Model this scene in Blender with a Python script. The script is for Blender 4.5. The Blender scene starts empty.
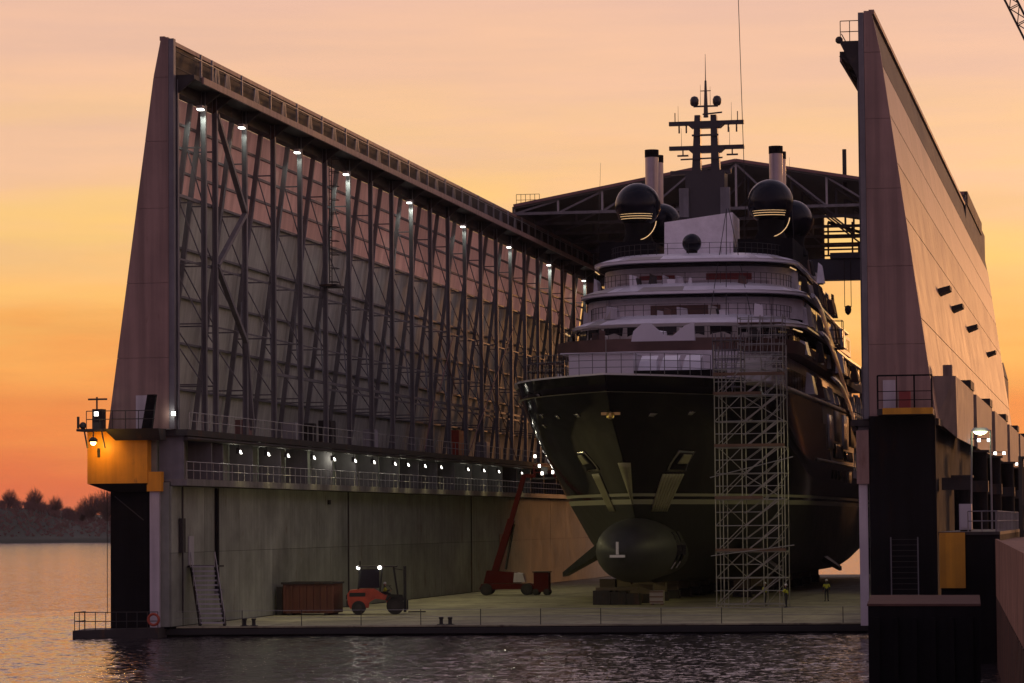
import bpy, math, random
from mathutils import Vector, Matrix
random.seed(7)
R = math.radians
scene = bpy.context.scene
col = scene.collection

# ------------------------------------------------------------------ camera
cam_d = bpy.data.cameras.new('camera')
cam = bpy.data.objects.new('camera', cam_d)
col.objects.link(cam)
F_PX, CAM_H = 3200.0, 7.3
cam_d.sensor_width = 36.0
cam_d.lens = 36.0 * F_PX / 1024.0
cam_d.clip_start = 1.0
cam_d.clip_end = 20000.0
_yaw, _pitch, _roll = R(10.6), math.atan(181.5 / F_PX), 0.0085
_f0 = Vector((-math.sin(_yaw), math.cos(_yaw), 0)); _r0 = Vector((math.cos(_yaw), math.sin(_yaw), 0)); _u0 = Vector((0, 0, 1))
_f = _f0 * math.cos(_pitch) + _u0 * math.sin(_pitch)
_u1 = _u0 * math.cos(_pitch) - _f0 * math.sin(_pitch)
_r = _r0 * math.cos(_roll) - _u1 * math.sin(_roll)
_u = _u1 * math.cos(_roll) + _r0 * math.sin(_roll)
cam.matrix_world = Matrix(((_r.x, _u.x, -_f.x, 0), (_r.y, _u.y, -_f.y, 0), (_r.z, _u.z, -_f.z, CAM_H), (0, 0, 0, 1)))
scene.camera = cam

# ------------------------------------------------------------------ sky, sun, exposure
SUN_AZ = 14.0           # degrees from +Y, the glow is behind the right wall
SUN_EL = 4.0
def lin(c):
    o = []
    for v in c[:3]:
        v /= 255.0
        o.append(v / 12.92 if v <= 0.04045 else ((v + 0.055) / 1.055) ** 2.4)
    return (o[0], o[1], o[2], 1.0)

world = bpy.data.worlds.new('World'); scene.world = world
world.use_nodes = True
nt = world.node_tree; nt.nodes.clear()
N, L = nt.nodes.new, nt.links.new
out = N('ShaderNodeOutputWorld'); bg = N('ShaderNodeBackground'); L(bg.outputs[0], out.inputs[0])
sky = N('ShaderNodeTexSky'); sky.sky_type = 'NISHITA'; sky.sun_disc = False
sky.sun_elevation = R(SUN_EL); sky.sun_rotation = R(SUN_AZ); sky.dust_density = 3.0; sky.ozone_density = 2.0
tc = N('ShaderNodeTexCoord'); sep = N('ShaderNodeSeparateXYZ'); L(tc.outputs['Generated'], sep.inputs[0])
def math_node(op, a=None, b=None, c=None, clamp=False):
    n = N('ShaderNodeMath'); n.operation = op; n.use_clamp = clamp
    for i, v in enumerate((a, b, c)):
        if v is None: continue
        if hasattr(v, 'is_linked'): L(v, n.inputs[i])
        else: n.inputs[i].default_value = v
    return n.outputs[0]
# thin streaks of high cloud: noise squeezed in height
mapc = N('ShaderNodeMapping'); mapc.inputs['Scale'].default_value = (2.4, 2.4, 15.0); mapc.inputs['Rotation'].default_value = (R(2.5), R(-3), 0)
L(tc.outputs['Generated'], mapc.inputs[0])
nz = N('ShaderNodeTexNoise'); nz.inputs['Scale'].default_value = 2.6; nz.inputs['Detail'].default_value = 6.0; nz.inputs['Roughness'].default_value = 0.55
L(mapc.outputs[0], nz.inputs['Vector'])
mapd = N('ShaderNodeMapping'); mapd.inputs['Scale'].default_value = (4, 4, 42.0); mapd.inputs['Rotation'].default_value = (R(4), R(-5), 0)
L(tc.outputs['Generated'], mapd.inputs[0])
nz2 = N('ShaderNodeTexNoise'); nz2.inputs['Scale'].default_value = 2.0; nz2.inputs['Detail'].default_value = 7.0; nz2.inputs['Roughness'].default_value = 0.6
L(mapd.outputs[0], nz2.inputs['Vector'])
wob = math_node('MULTIPLY_ADD', nz.outputs[0], 0.07, -0.035)
elev = math_node('ADD', sep.outputs['Z'], wob)
ramp = N('ShaderNodeValToRGB'); L(math_node('MULTIPLY', elev, 1.0, clamp=True), ramp.inputs[0])
stops = [(0.0, (212, 100, 70)), (0.012, (232, 116, 70)), (0.032, (242, 144, 76)), (0.056, (249, 176, 94)), (0.084, (250, 196, 128)),
         (0.115, (245, 195, 156)), (0.16, (236, 189, 166)), (0.26, (222, 186, 188)), (0.5, (182, 162, 180)), (1.0, (120, 116, 142))]
cr = ramp.color_ramp
while len(cr.elements) < len(stops): cr.elements.new(0.5)
for e, (p, c) in zip(cr.elements, stops): e.position = p; e.color = lin(c)
# streak tint: warm yellow where thick, mauve grey where thin, only near the sunset
tint = N('ShaderNodeValToRGB'); L(nz2.outputs[0], tint.inputs[0])
tint.color_ramp.elements[0].position = 0.34; tint.color_ramp.elements[0].color = (0.86, 0.86, 0.92, 1)
tint.color_ramp.elements[1].position = 0.70; tint.color_ramp.elements[1].color = (1.12, 1.05, 0.92, 1)
mul = N('ShaderNodeMix'); mul.data_type = 'RGBA'; mul.blend_type = 'MULTIPLY'; mul.inputs['Factor'].default_value = 0.45
L(ramp.outputs[0], mul.inputs['A']); L(tint.outputs[0], mul.inputs['B'])
# a few brighter yellow banks of cloud low over the horizon
bnd = N('ShaderNodeValToRGB'); L(math_node('MULTIPLY', sep.outputs['Z'], 1.0, clamp=True), bnd.inputs[0])
for i_ in range(2): bnd.color_ramp.elements.new(0.5)
for e_, (p_, v_) in zip(bnd.color_ramp.elements, ((0.03, 0.0), (0.065, 1.0), (0.10, 1.0), (0.15, 0.0))): e_.position = p_; e_.color = (v_, v_, v_, 1)
mapy = N('ShaderNodeMapping'); mapy.inputs['Scale'].default_value = (5.0, 5.0, 34.0); mapy.inputs['Location'].default_value = (1.3, 0.4, 0.2); mapy.inputs['Rotation'].default_value = (R(1.5), R(-4), 0)
L(tc.outputs['Generated'], mapy.inputs[0])
nzy = N('ShaderNodeTexNoise'); nzy.inputs['Scale'].default_value = 1.6; nzy.inputs['Detail'].default_value = 5.0; L(mapy.outputs[0], nzy.inputs['Vector'])
mry = N('ShaderNodeMapRange'); mry.interpolation_type = 'SMOOTHSTEP'; L(nzy.outputs[0], mry.inputs['Value']); mry.inputs['From Min'].default_value = 0.46; mry.inputs['From Max'].default_value = 0.68
ymx = N('ShaderNodeMix'); ymx.data_type = 'RGBA'; L(math_node('MULTIPLY', math_node('MULTIPLY', mry.outputs[0], bnd.outputs[0]), 0.45), ymx.inputs['Factor'])
L(mul.outputs['Result'], ymx.inputs['A']); ymx.inputs['B'].default_value = lin((255, 208, 112))
mul = ymx
# brightness falls away from the sunset and turns to dusk blue on the other side
sx, sy = math.sin(R(SUN_AZ)), math.cos(R(SUN_AZ))
dot = math_node('ADD', math_node('MULTIPLY', sep.outputs['X'], sx), math_node('MULTIPLY', sep.outputs['Y'], sy))
mr = N('ShaderNodeMapRange'); mr.interpolation_type = 'SMOOTHSTEP'; L(dot, mr.inputs['Value'])
mr.inputs['From Min'].default_value = -0.98; mr.inputs['From Max'].default_value = 0.05
mr.inputs['To Min'].default_value = 0.0; mr.inputs['To Max'].default_value = 1.0
dusk = N('ShaderNodeValToRGB'); L(math_node('MULTIPLY', sep.outputs['Z'], 1.0, clamp=True), dusk.inputs[0])
d0 = dusk.color_ramp
d0.elements[0].position = 0.0; d0.elements[0].color = lin((148, 120, 138))
d0.elements[1].position = 1.0; d0.elements[1].color = lin((92, 90, 114))
e = d0.elements.new(0.25); e.color = lin((150, 122, 140))
mixd = N('ShaderNodeMix'); mixd.data_type = 'RGBA'
L(mr.outputs[0], mixd.inputs['Factor']); L(dusk.outputs[0], mixd.inputs['A']); L(mul.outputs['Result'], mixd.inputs['B'])
skm = N('ShaderNodeMix'); skm.data_type = 'RGBA'; skm.blend_type = 'ADD'; skm.inputs['Factor'].default_value = 0.008
L(mixd.outputs['Result'], skm.inputs['A']); L(sky.outputs[0], skm.inputs['B'])
L(skm.outputs['Result'], bg.inputs[0]); bg.inputs[1].default_value = 1.0

sun_d = bpy.data.lights.new('sun', 'SUN'); sun_d.energy = 0.26; sun_d.angle = R(5.0); sun_d.color = (1.0, 0.43, 0.16)
sun = bpy.data.objects.new('sun', sun_d); col.objects.link(sun)
_sd = Vector((sx * math.cos(R(SUN_EL)), sy * math.cos(R(SUN_EL)), math.sin(R(SUN_EL))))
sun.rotation_euler = _sd.to_track_quat('Z', 'Y').to_euler()

vs = scene.view_settings
scene.display_settings.display_device = 'sRGB'
vs.view_transform = 'Standard'; vs.look = 'None'; vs.exposure = 0.0; vs.gamma = 1.0; vs.use_curve_mapping = False
scene.cycles.use_denoising = True
scene.cycles.max_bounces = 6; scene.cycles.glossy_bounces = 3; scene.cycles.diffuse_bounces = 3
scene.cycles.sample_clamp_indirect = 3.0

# ------------------------------------------------------------------ helpers
XC = -38.4
class MB:
    """collects shapes in world coordinates; mirror flips them about the dock's centre line"""
    def __init__(self, mirror=False): self.v, self.f, self.mirror = [], [], mirror
    def add(self, vs_, fs):
        o = len(self.v)
        self.v += [Vector(p) for p in vs_]
        self.f += [tuple(i + o for i in q) for q in fs]
        return self
    def box(self, x0, x1, y0, y1, z0, z1):
        return self.add([(x0,y0,z0),(x1,y0,z0),(x1,y1,z0),(x0,y1,z0),(x0,y0,z1),(x1,y0,z1),(x1,y1,z1),(x0,y1,z1)],
                        [(3,2,1,0),(4,5,6,7),(0,1,5,4),(1,2,6,5),(2,3,7,6),(3,0,4,7)])
    def hexa(self, bottom, top):
        return self.add(list(bottom) + list(top), [(3,2,1,0),(4,5,6,7),(0,1,5,4),(1,2,6,5),(2,3,7,6),(3,0,4,7)])
    def bar(self, p, q, w, h=None, up=(0, 0, 1)):
        h = h or w; p, q = Vector(p), Vector(q); d = (q - p)
        if d.length < 1e-6: return self
        d.normalize(); up = Vector(up)
        if abs(d.dot(up)) > 0.98: up = Vector((0, 1, 0))
        s = d.cross(up).normalized() * w / 2; u = s.cross(d).normalized() * h / 2
        return self.add([p-s-u, p+s-u, p+s+u, p-s+u, q-s-u, q+s-u, q+s+u, q-s+u],
                        [(0,1,2,3),(7,6,5,4),(0,4,5,1),(1,5,6,2),(2,6,7,3),(3,7,4,0)])
    def tube(self, p, q, r0, r1=None, n=6, cap=True):
        r1 = r0 if r1 is None else r1; p, q = Vector(p), Vector(q); d = (q - p)
        if d.length < 1e-6: return self
        d.normalize(); up = Vector((0, 0, 1)) if abs(d.z) < 0.95 else Vector((1, 0, 0))
        s = d.cross(up).normalized(); u = s.cross(d)
        vs_ = []
        for c, r in ((p, r0), (q, r1)):
            for i in range(n):
                a = 2 * math.pi * i / n; vs_.append(c + s * math.cos(a) * r + u * math.sin(a) * r)
        fs = [(i, i + n, (i + 1) % n + n, (i + 1) % n) for i in range(n)]
        if cap: fs += [tuple(range(n)), tuple(range(2 * n - 1, n - 1, -1))]
        return self.add(vs_, fs)
    def lathe(self, prof, c, n=16, axis=None):
        vs_, fs = [], []; c = Vector(c)
        for r, z in prof:
            for i in range(n):
                a = 2 * math.pi * i / n
                p = Vector((r * math.cos(a), r * math.sin(a), z))
                if axis == 'x': p = Vector((p.z, p.x, p.y))
                if axis == 'y': p = Vector((p.x, p.z, p.y))
                vs_.append(c + p)
        for k in range(len(prof) - 1):
            for i in range(n):
                j = (i + 1) % n
                fs.append((k*n+i, k*n+j, (k+1)*n+j, (k+1)*n+i))
        fs.append(tuple(range(n - 1, -1, -1))); fs.append(tuple((len(prof)-1)*n + i for i in range(n)))
        return self.add(vs_, fs)
    def ball(self, c, r, n=16, m=9, sz=1.0):
        return self.lathe([(max(r * math.sin(math.pi * k / m), 0.001), -r * sz * math.cos(math.pi * k / m)) for k in range(m + 1)], c, n)
    def prism(self, poly, vec):
        n = len(poly); vec = Vector(vec)
        return self.add([Vector(p) for p in poly] + [Vector(p) + vec for p in poly],
                        [tuple(range(n - 1, -1, -1)), tuple(range(n, 2 * n))] + [(i, (i+1) % n, (i+1) % n + n, i + n) for i in range(n)])
    def loft(self, rings, closed=True, cap0=False, cap1=False):
        n = len(rings[0]); vs_ = [p for r in rings for p in r]; fs = []
        for k in range(len(rings) - 1):
            for i in range(n if closed else n - 1):
                j = (i + 1) % n
                fs.append((k*n+i, k*n+j, (k+1)*n+j, (k+1)*n+i))
        if cap0: fs.append(tuple(range(n - 1, -1, -1)))
        if cap1: fs.append(tuple((len(rings)-1)*n + i for i in range(n)))
        return self.add(vs_, fs)
    def mesh(self, name, mat, org=(0, 0, 0), smooth=False):
        org = Vector(org); me = bpy.data.meshes.new(name)
        if self.mirror:
            vv = [Vector((2 * XC - p.x, p.y, p.z)) - org for p in self.v]; ff = [tuple(reversed(q)) for q in self.f]
        else: vv = [p - org for p in self.v]; ff = self.f
        me.from_pydata([tuple(p) for p in vv], [], ff); me.update()
        if smooth:
            for p in me.polygons: p.use_smooth = True
            try: me.set_sharp_from_angle(angle=R(smooth if smooth is not True else 40))
            except Exception: pass
        if mat: me.materials.append(mat)
        return me
    def build(self, name, mat, parent=None, smooth=False):
        org = wloc(parent) if parent else Vector((0, 0, 0))
        o = bpy.data.objects.new(name, self.mesh(name, mat, org, smooth)); col.objects.link(o)
        if parent: o.parent = parent
        return o
WL = {}
def wloc(o):
    p = Vector((0, 0, 0))
    while o is not None:
        p += o.location; o = o.parent
    return p
def tag(o, label=None, cat=None, group=None, kind=None):
    if label: o['label'] = label
    if cat: o['category'] = cat
    if group: o['group'] = group
    if kind: o['kind'] = kind
    return o
def thing(name, label, cat, loc, group=None):
    o = bpy.data.objects.new(name, None); o.empty_display_size = 0.5
    o.location = loc; col.objects.link(o)
    return tag(o, label, cat, group)
def inst(name, me, parent, wl, rz=0.0):
    o = bpy.data.objects.new(name, me); col.objects.link(o)
    o.location = Vector(wl) - (wloc(parent) if parent else Vector()); o.rotation_euler.z = rz
    if parent: o.parent = parent
    return o
def lerp_tab(tab, x):
    if x <= tab[0][0]: return tab[0][1]
    for (a, va), (b, vb) in zip(tab, tab[1:]):
        if x <= b: return va + (vb - va) * (x - a) / (b - a)
    return tab[-1][1]
def sstep(t):
    t = max(0.0, min(1.0, t)); return t * t * (3 - 2 * t)

# ------------------------------------------------------------------ materials
def pm(name, c, rough=0.6, metal=0.0, var=0.25, scale=0.6, streak=0.0, bump=0.0, bscale=8.0, spec=0.5, rand=0.0, coat=0.0, rust=None, rustamt=0.0):
    """painted / weathered surface: base colour broken by patches, vertical run-off streaks, rust and a little relief"""
    m = bpy.data.materials.new(name); m.use_nodes = True
    t = m.node_tree; n, l = t.nodes.new, t.links.new
    b = t.nodes['Principled BSDF']
    b.inputs['Roughness'].default_value = rough; b.inputs['Metallic'].default_value = metal
    b.inputs['Specular IOR Level'].default_value = spec; b.inputs['Coat Weight'].default_value = coat
    geo = n('ShaderNodeNewGeometry')
    tx = n('ShaderNodeTexNoise'); tx.inputs['Scale'].default_value = scale; tx.inputs['Detail'].default_value = 6; tx.inputs['Roughness'].default_value = 0.65
    l(geo.outputs['Position'], tx.inputs['Vector'])
    rp = n('ShaderNodeValToRGB'); l(tx.outputs[0], rp.inputs[0])
    rp.color_ramp.elements[0].position = 0.3; rp.color_ramp.elements[1].position = 0.7
    rp.color_ramp.elements[0].color = tuple(x * (1 - var) for x in c[:3]) + (1,)
    rp.color_ramp.elements[1].color = tuple(min(1, x * (1 + var * 0.7)) for x in c[:3]) + (1,)
    cur = rp.outputs[0]
    def mult(cur, fac_out, lo, hi, p0, p1):
        r2 = n('ShaderNodeValToRGB'); l(fac_out, r2.inputs[0])
        r2.color_ramp.elements[0].position = p0; r2.color_ramp.elements[0].color = (lo, lo, lo, 1)
        r2.color_ramp.elements[1].position = p1; r2.color_ramp.elements[1].color = (hi, hi, hi, 1)
        mx = n('ShaderNodeMix'); mx.data_type = 'RGBA'; mx.blend_type = 'MULTIPLY'; mx.inputs['Factor'].default_value = 1
        l(cur, mx.inputs['A']); l(r2.outputs[0], mx.inputs['B']); return mx.outputs['Result']
    if streak:
        mp = n('ShaderNodeMapping'); mp.inputs['Scale'].default_value = (1.6, 1.6, 0.07); l(geo.outputs['Position'], mp.inputs[0])
        t2 = n('ShaderNodeTexNoise'); t2.inputs['Scale'].default_value = 1.2; t2.inputs['Detail'].default_value = 5; l(mp.outputs[0], t2.inputs['Vector'])
        cur = mult(cur, t2.outputs[0], 1 - streak, 1.0 + streak * 0.15, 0.36, 0.62)
    if rust:
        mp = n('ShaderNodeMapping'); mp.inputs['Scale'].default_value = (0.9, 0.9, 0.22); l(geo.outputs['Position'], mp.inputs[0])
        t3 = n('ShaderNodeTexNoise'); t3.inputs['Scale'].default_value = 0.9; t3.inputs['Detail'].default_value = 8; t3.inputs['Roughness'].default_value = 0.7; l(mp.outputs[0], t3.inputs['Vector'])
        r3 = n('ShaderNodeValToRGB'); l(t3.outputs[0], r3.inputs[0])
        r3.color_ramp.elements[0].position = 0.62 - rustamt * 0.2; r3.color_ramp.elements[0].color = (0, 0, 0, 1)
        r3.color_ramp.elements[1].position = 0.72 - rustamt * 0.1; r3.color_ramp.elements[1].color = (1, 1, 1, 1)
        mx = n('ShaderNodeMix'); mx.data_type = 'RGBA'; l(r3.outputs[0], mx.inputs['Factor']); l(cur, mx.inputs['A']); mx.inputs['B'].default_value = tuple(rust) + (1,)
        cur = mx.outputs['Result']
    if rand:
        oi = n('ShaderNodeObjectInfo')
        cur = mult(cur, oi.outputs['Random'], 1 - rand, 1 + rand * 0.3, 0, 1)
    l(cur, b.inputs['Base Color'])
    # roughness breaks up with the same patches
    rr = n('ShaderNodeMapRange'); l(tx.outputs[0], rr.inputs['Value']); rr.inputs['To Min'].default_value = max(0.02, rough * 0.75); rr.inputs['To Max'].default_value = min(1, rough * 1.25)
    l(rr.outputs[0], b.inputs['Roughness'])
    if bump:
        t4 = n('ShaderNodeTexNoise'); t4.inputs['Scale'].default_value = bscale; t4.inputs['Detail'].default_value = 4; l(geo.outputs['Position'], t4.inputs['Vector'])
        bp = n('ShaderNodeBump'); bp.inputs['Strength'].default_value = bump; bp.inputs['Distance'].default_value = 0.1; l(t4.outputs[0], bp.inputs['Height']); l(bp.outputs[0], b.inputs['Normal'])
    return m
def em(name, c, s):
    m = bpy.data.materials.new(name); m.use_nodes = True; t = m.node_tree
    b = t.nodes['Principled BSDF']; b.inputs['Base Color'].default_value = (0.8, 0.8, 0.8, 1)
    b.inputs['Emission Color'].default_value = tuple(c) + (1,); b.inputs['Emission Strength'].default_value = s
    return m
M = {}
M['concrete'] = pm('deck concrete', (0.32, 0.30, 0.19), 0.75, var=0.5, scale=0.22, bump=0.4, bscale=3, rand=0.15, rust=(0.12, 0.10, 0.075), rustamt=0.5)
M['lower_wall'] = pm('weathered dock plating', (0.31, 0.33, 0.28), 0.7, var=0.42, scale=0.22, streak=0.14, bump=0.15, bscale=2, rand=0.22, rust=(0.13, 0.07, 0.045), rustamt=0.04)
M['ledge'] = pm('ledge steel', (0.21, 0.2, 0.19), 0.6, var=0.3, streak=0.25, rust=(0.14, 0.07, 0.04), rustamt=0.2)
M['clad_grey'] = pm('grey cladding sheet', (0.55, 0.56, 0.49), 0.65, var=0.15, streak=0.22, rand=0.14)
M['clad_tan'] = pm('weathered tan cladding', (0.33, 0.20, 0.14), 0.5, var=0.22, scale=0.25, streak=0.3, rand=0.1, rust=(0.26, 0.13, 0.08), rustamt=0.1)
M['tower_end'] = pm('tower end plating', (0.33, 0.215, 0.185), 0.55, var=0.2, scale=0.25, streak=0.3, rust=(0.16, 0.08, 0.05), rustamt=0.06)
M['steel'] = pm('painted frame steel', (0.175, 0.17, 0.185), 0.55, var=0.25, streak=0.2, spec=0.5)
M['steel_lt'] = pm('galvanised steel', (0.34, 0.33, 0.33), 0.45, metal=0.4, var=0.25)
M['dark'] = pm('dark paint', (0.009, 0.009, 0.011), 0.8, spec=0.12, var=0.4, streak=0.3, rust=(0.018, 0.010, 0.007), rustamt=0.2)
M['dark_steel'] = pm('dark weathered steel', (0.04, 0.036, 0.036), 0.65, spec=.3, var=0.35, rust=(0.1, 0.05, 0.03), rustamt=0.3)
M['yellow'] = pm('yellow paint', (0.75, 0.31, 0.012), 0.5, var=0.12, streak=0.15, rust=(0.18, 0.08, 0.03), rustamt=0.05)
M['yellow_board'] = pm('yellow board', (0.62, 0.30, 0.012), 0.55, var=0.15, streak=0.3, rust=(0.12, 0.07, 0.03), rustamt=0.08)
M['lavender'] = pm('pale fender paint', (0.52, 0.48, 0.52), 0.5, var=0.1, streak=0.2)
M['hull'] = pm('dark blue hull gloss', (0.006, 0.006, 0.008), 0.09, var=0.25, scale=0.2, spec=0.16, bump=0.03, bscale=0.4)
M['antifoul'] = pm('antifouling paint', (0.028, 0.03, 0.028), 0.45, spec=0.2, var=0.25, scale=0.3, streak=0.12)
M['bulb'] = pm('grey bulb paint', (0.06, 0.064, 0.062), 0.5, var=0.25, scale=0.5, spec=0.25, streak=0.1)
M['stripe'] = pm('pale boot stripe', (0.36, 0.35, 0.27), 0.35, var=0.1)
M['white'] = pm('white yacht paint', (0.78, 0.75, 0.80), 0.22, var=0.06, scale=0.4, spec=0.5)
M['wrap'] = pm('protective white film', (0.80, 0.76, 0.81), 0.42, var=0.16, scale=0.9, bump=0.7, bscale=1.2)
M['primer'] = pm('beige primer', (0.40, 0.36, 0.33), 0.5, var=0.2, scale=0.5)
M['brown'] = pm('brown plywood', (0.14, 0.075, 0.06), 0.65, var=0.25, scale=0.8)
M['redcloth'] = pm('red tape', (0.30, 0.06, 0.055), 0.7, var=0.2)
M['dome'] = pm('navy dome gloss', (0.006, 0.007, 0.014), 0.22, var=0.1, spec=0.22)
M['mast'] = pm('dark mast paint', (0.03, 0.028, 0.033), 0.35, var=0.2)
M['funnel'] = pm('pale funnel', (0.42, 0.36, 0.38), 0.3, metal=0.3, var=0.15)
M['glass'] = pm('dark glass', (0.012, 0.012, 0.015), 0.08, var=0.1, spec=0.25)
M['chrome'] = pm('polished steel', (0.6, 0.58, 0.55), 0.15, metal=1.0, var=0.1)
M['chafe'] = pm('chafing plate', (0.33, 0.31, 0.20), 0.45, var=0.2)
M['gold'] = pm('gold emblem', (0.5, 0.36, 0.12), 0.3, metal=0.9, var=0.1)
M['scaf'] = pm('scaffold tube', (0.36, 0.35, 0.32), 0.45, metal=0.3, var=0.25)
M['plank'] = pm('scaffold plank', (0.20, 0.12, 0.08), 0.75, var=0.3)
M['red'] = pm('red machine paint', (0.40, 0.06, 0.028), 0.4, var=0.3, scale=1.5, streak=0.2)
M['boomred'] = pm('red boom paint', (0.075, 0.008, 0.006), 0.7, var=0.2, spec=0.1)
M['black'] = pm('black rubber', (0.018, 0.018, 0.018), 0.75, var=0.3)
M['skip'] = pm('brown steel skip', (0.13, 0.045, 0.028), 0.6, var=0.25, streak=0.25)
M['timber'] = pm('timber block', (0.17, 0.13, 0.085), 0.75, var=0.3, rand=0.25)
M['quay_conc'] = pm('quay concrete', (0.27, 0.155, 0.115), 0.9, spec=0.12, var=0.3, streak=0.4, bump=0.4, bscale=2)
M['quay_top'] = pm('dolphin cap', (0.085, 0.045, 0.036), 0.95, spec=0.08, var=0.3, scale=1.0, bump=0.4, bscale=3)
M['rustpile'] = pm('rusty sheet pile', (0.09, 0.035, 0.02), 0.8, var=0.45, scale=0.9, streak=0.4, bump=0.5, bscale=3)
M['bark'] = pm('bare bark', (0.17, 0.09, 0.08), 0.9, var=0.3)
M['bank'] = pm('river bank grass', (0.045, 0.055, 0.035), 0.95, var=0.4, scale=0.03)
M['mud'] = pm('river bank foot', (0.05, 0.035, 0.03), 0.9, var=0.4, scale=0.05)
M['hivis'] = pm('hi-vis yellow', (0.55, 0.58, 0.05), 0.7, var=0.12)
M['trouser'] = pm('dark work trousers', (0.03, 0.032, 0.04), 0.85, var=0.3)
M['skin'] = pm('skin', (0.42, 0.24, 0.17), 0.6, var=0.08)
M['helmet'] = pm('white helmet', (0.7, 0.7, 0.68), 0.35, var=0.05)
M['roofsheet'] = pm('roof sheet', (0.10, 0.10, 0.09), 0.7, var=0.25, streak=0.1)
M['roofedge'] = pm('roof edge', (0.24, 0.13, 0.12), 0.6, var=0.2)
M['cranepaint'] = pm('dark blue crane paint', (0.035, 0.04, 0.06), 0.5, var=0.25)
M['grey_box'] = pm('grey housing', (0.21, 0.165, 0.15), 0.6, var=0.18, streak=0.3)
M['cabinet'] = pm('grey cabinet', (0.40, 0.39, 0.42), 0.5, var=0.1)
M['orange'] = pm('orange ring', (0.35, 0.06, 0.03), 0.6, var=0.1)
M['lamp'] = em('lit lamp lens', (1.0, 0.95, 0.84), 6.0)
M['lamp_y'] = em('lit sodium lens', (1.0, 0.78, 0.25), 8.0)
M['lamp_g'] = em('lit greenish lens', (0.85, 1.0, 0.5), 8.0)
M['led'] = em('warm led strip', (1.0, 0.58, 0.2), 0.6)
# translucent upper daylight sheets
def translucent(name, c, mixf=0.85):
    m = bpy.data.materials.new(name); m.use_nodes = True; t = m.node_tree; n, l = t.nodes.new, t.links.new
    b = t.nodes['Principled BSDF']; o = t.nodes['Material Output']; b.inputs['Roughness'].default_value = 0.45
    geo = n('ShaderNodeNewGeometry'); mp = n('ShaderNodeMapping'); mp.inputs['Scale'].default_value = (1, 1.3, 0.12); l(geo.outputs['Position'], mp.inputs[0])
    tx = n('ShaderNodeTexNoise'); tx.inputs['Scale'].default_value = 1.0; tx.inputs['Detail'].default_value = 5; l(mp.outputs[0], tx.inputs['Vector'])
    rp = n('ShaderNodeValToRGB'); l(tx.outputs[0], rp.inputs[0])
    rp.color_ramp.elements[0].position = 0.3; rp.color_ramp.elements[0].color = tuple(x * 0.78 for x in c) + (1,)
    rp.color_ramp.elements[1].position = 0.7; rp.color_ramp.elements[1].color = tuple(c) + (1,)
    oi = n('ShaderNodeObjectInfo'); rr = n('ShaderNodeMapRange'); l(oi.outputs['Random'], rr.inputs['Value']); rr.inputs['To Min'].default_value = 0.85; rr.inputs['To Max'].default_value = 1.0
    mx = n('ShaderNodeVectorMath'); mx.operation = 'SCALE'; l(rp.outputs[0], mx.inputs[0]); l(rr.outputs[0], mx.inputs['Scale'])
    l(mx.outputs[0], b.inputs['Base Color'])
    tr = n('ShaderNodeBsdfTranslucent'); l(mx.outputs[0], tr.inputs['Color'])
    ms = n('ShaderNodeMixShader'); ms.inputs[0].default_value = mixf; l(b.outputs[0], ms.inputs[1]); l(tr.outputs[0], ms.inputs[2]); l(ms.outputs[0], o.inputs[0])
    return m
M['daylight_pale'] = translucent('pale outer sheet', (0.60, 0.42, 0.34), 0.2)
M['daylight'] = translucent('translucent daylight sheet', (0.98, 0.80, 0.71))
def water_mat():
    m = bpy.data.materials.new('river water'); m.use_nodes = True; t = m.node_tree; n, l = t.nodes.new, t.links.new
    b = t.nodes['Principled BSDF']; b.inputs['Base Color'].default_value = (0.03, 0.026, 0.028, 1); b.inputs['Roughness'].default_value = 0.1; b.inputs['IOR'].default_value = 1.4
    geo = n('ShaderNodeNewGeometry')
    # ripples tilt the surface itself, so that far water keeps its glitter
    acc = None
    for sc_, stretch, amp in ((0.05, 2.2, 0.06), (0.5, 1.5, 0.24), (1.5, 1.4, 0.78), (3.6, 1.2, 0.66)):
        mp = n('ShaderNodeMapping'); mp.inputs['Scale'].default_value = (sc_, sc_ * stretch, sc_); mp.inputs['Rotation'].default_value = (0, 0, R(-9)); l(geo.outputs['Position'], mp.inputs[0])
        tx = n('ShaderNodeTexNoise'); tx.inputs['Scale'].default_value = 1; tx.inputs['Detail'].default_value = 2; tx.inputs['Distortion'].default_value = 0.4; l(mp.outputs[0], tx.inputs['Vector'])
        su = n('ShaderNodeVectorMath'); su.operation = 'SUBTRACT'; l(tx.outputs['Color'], su.inputs[0]); su.inputs[1].default_value = (0.5, 0.5, 0.5)
        mu = n('ShaderNodeVectorMath'); mu.operation = 'MULTIPLY'; l(su.outputs[0], mu.inputs[0]); mu.inputs[1].default_value = (amp, amp, 0)
        if acc is None: acc = mu.outputs[0]
        else:
            ad = n('ShaderNodeVectorMath'); ad.operation = 'ADD'; l(acc, ad.inputs[0]); l(mu.outputs[0], ad.inputs[1]); acc = ad.outputs[0]
    ad = n('ShaderNodeVectorMath'); ad.operation = 'ADD'; l(acc, ad.inputs[0]); l(geo.outputs['Normal'], ad.inputs[1])
    nm = n('ShaderNodeVectorMath'); nm.operation = 'NORMALIZE'; l(ad.outputs[0], nm.inputs[0]); l(nm.outputs[0], b.inputs['Normal'])
    return m
M['water'] = water_mat()

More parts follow.
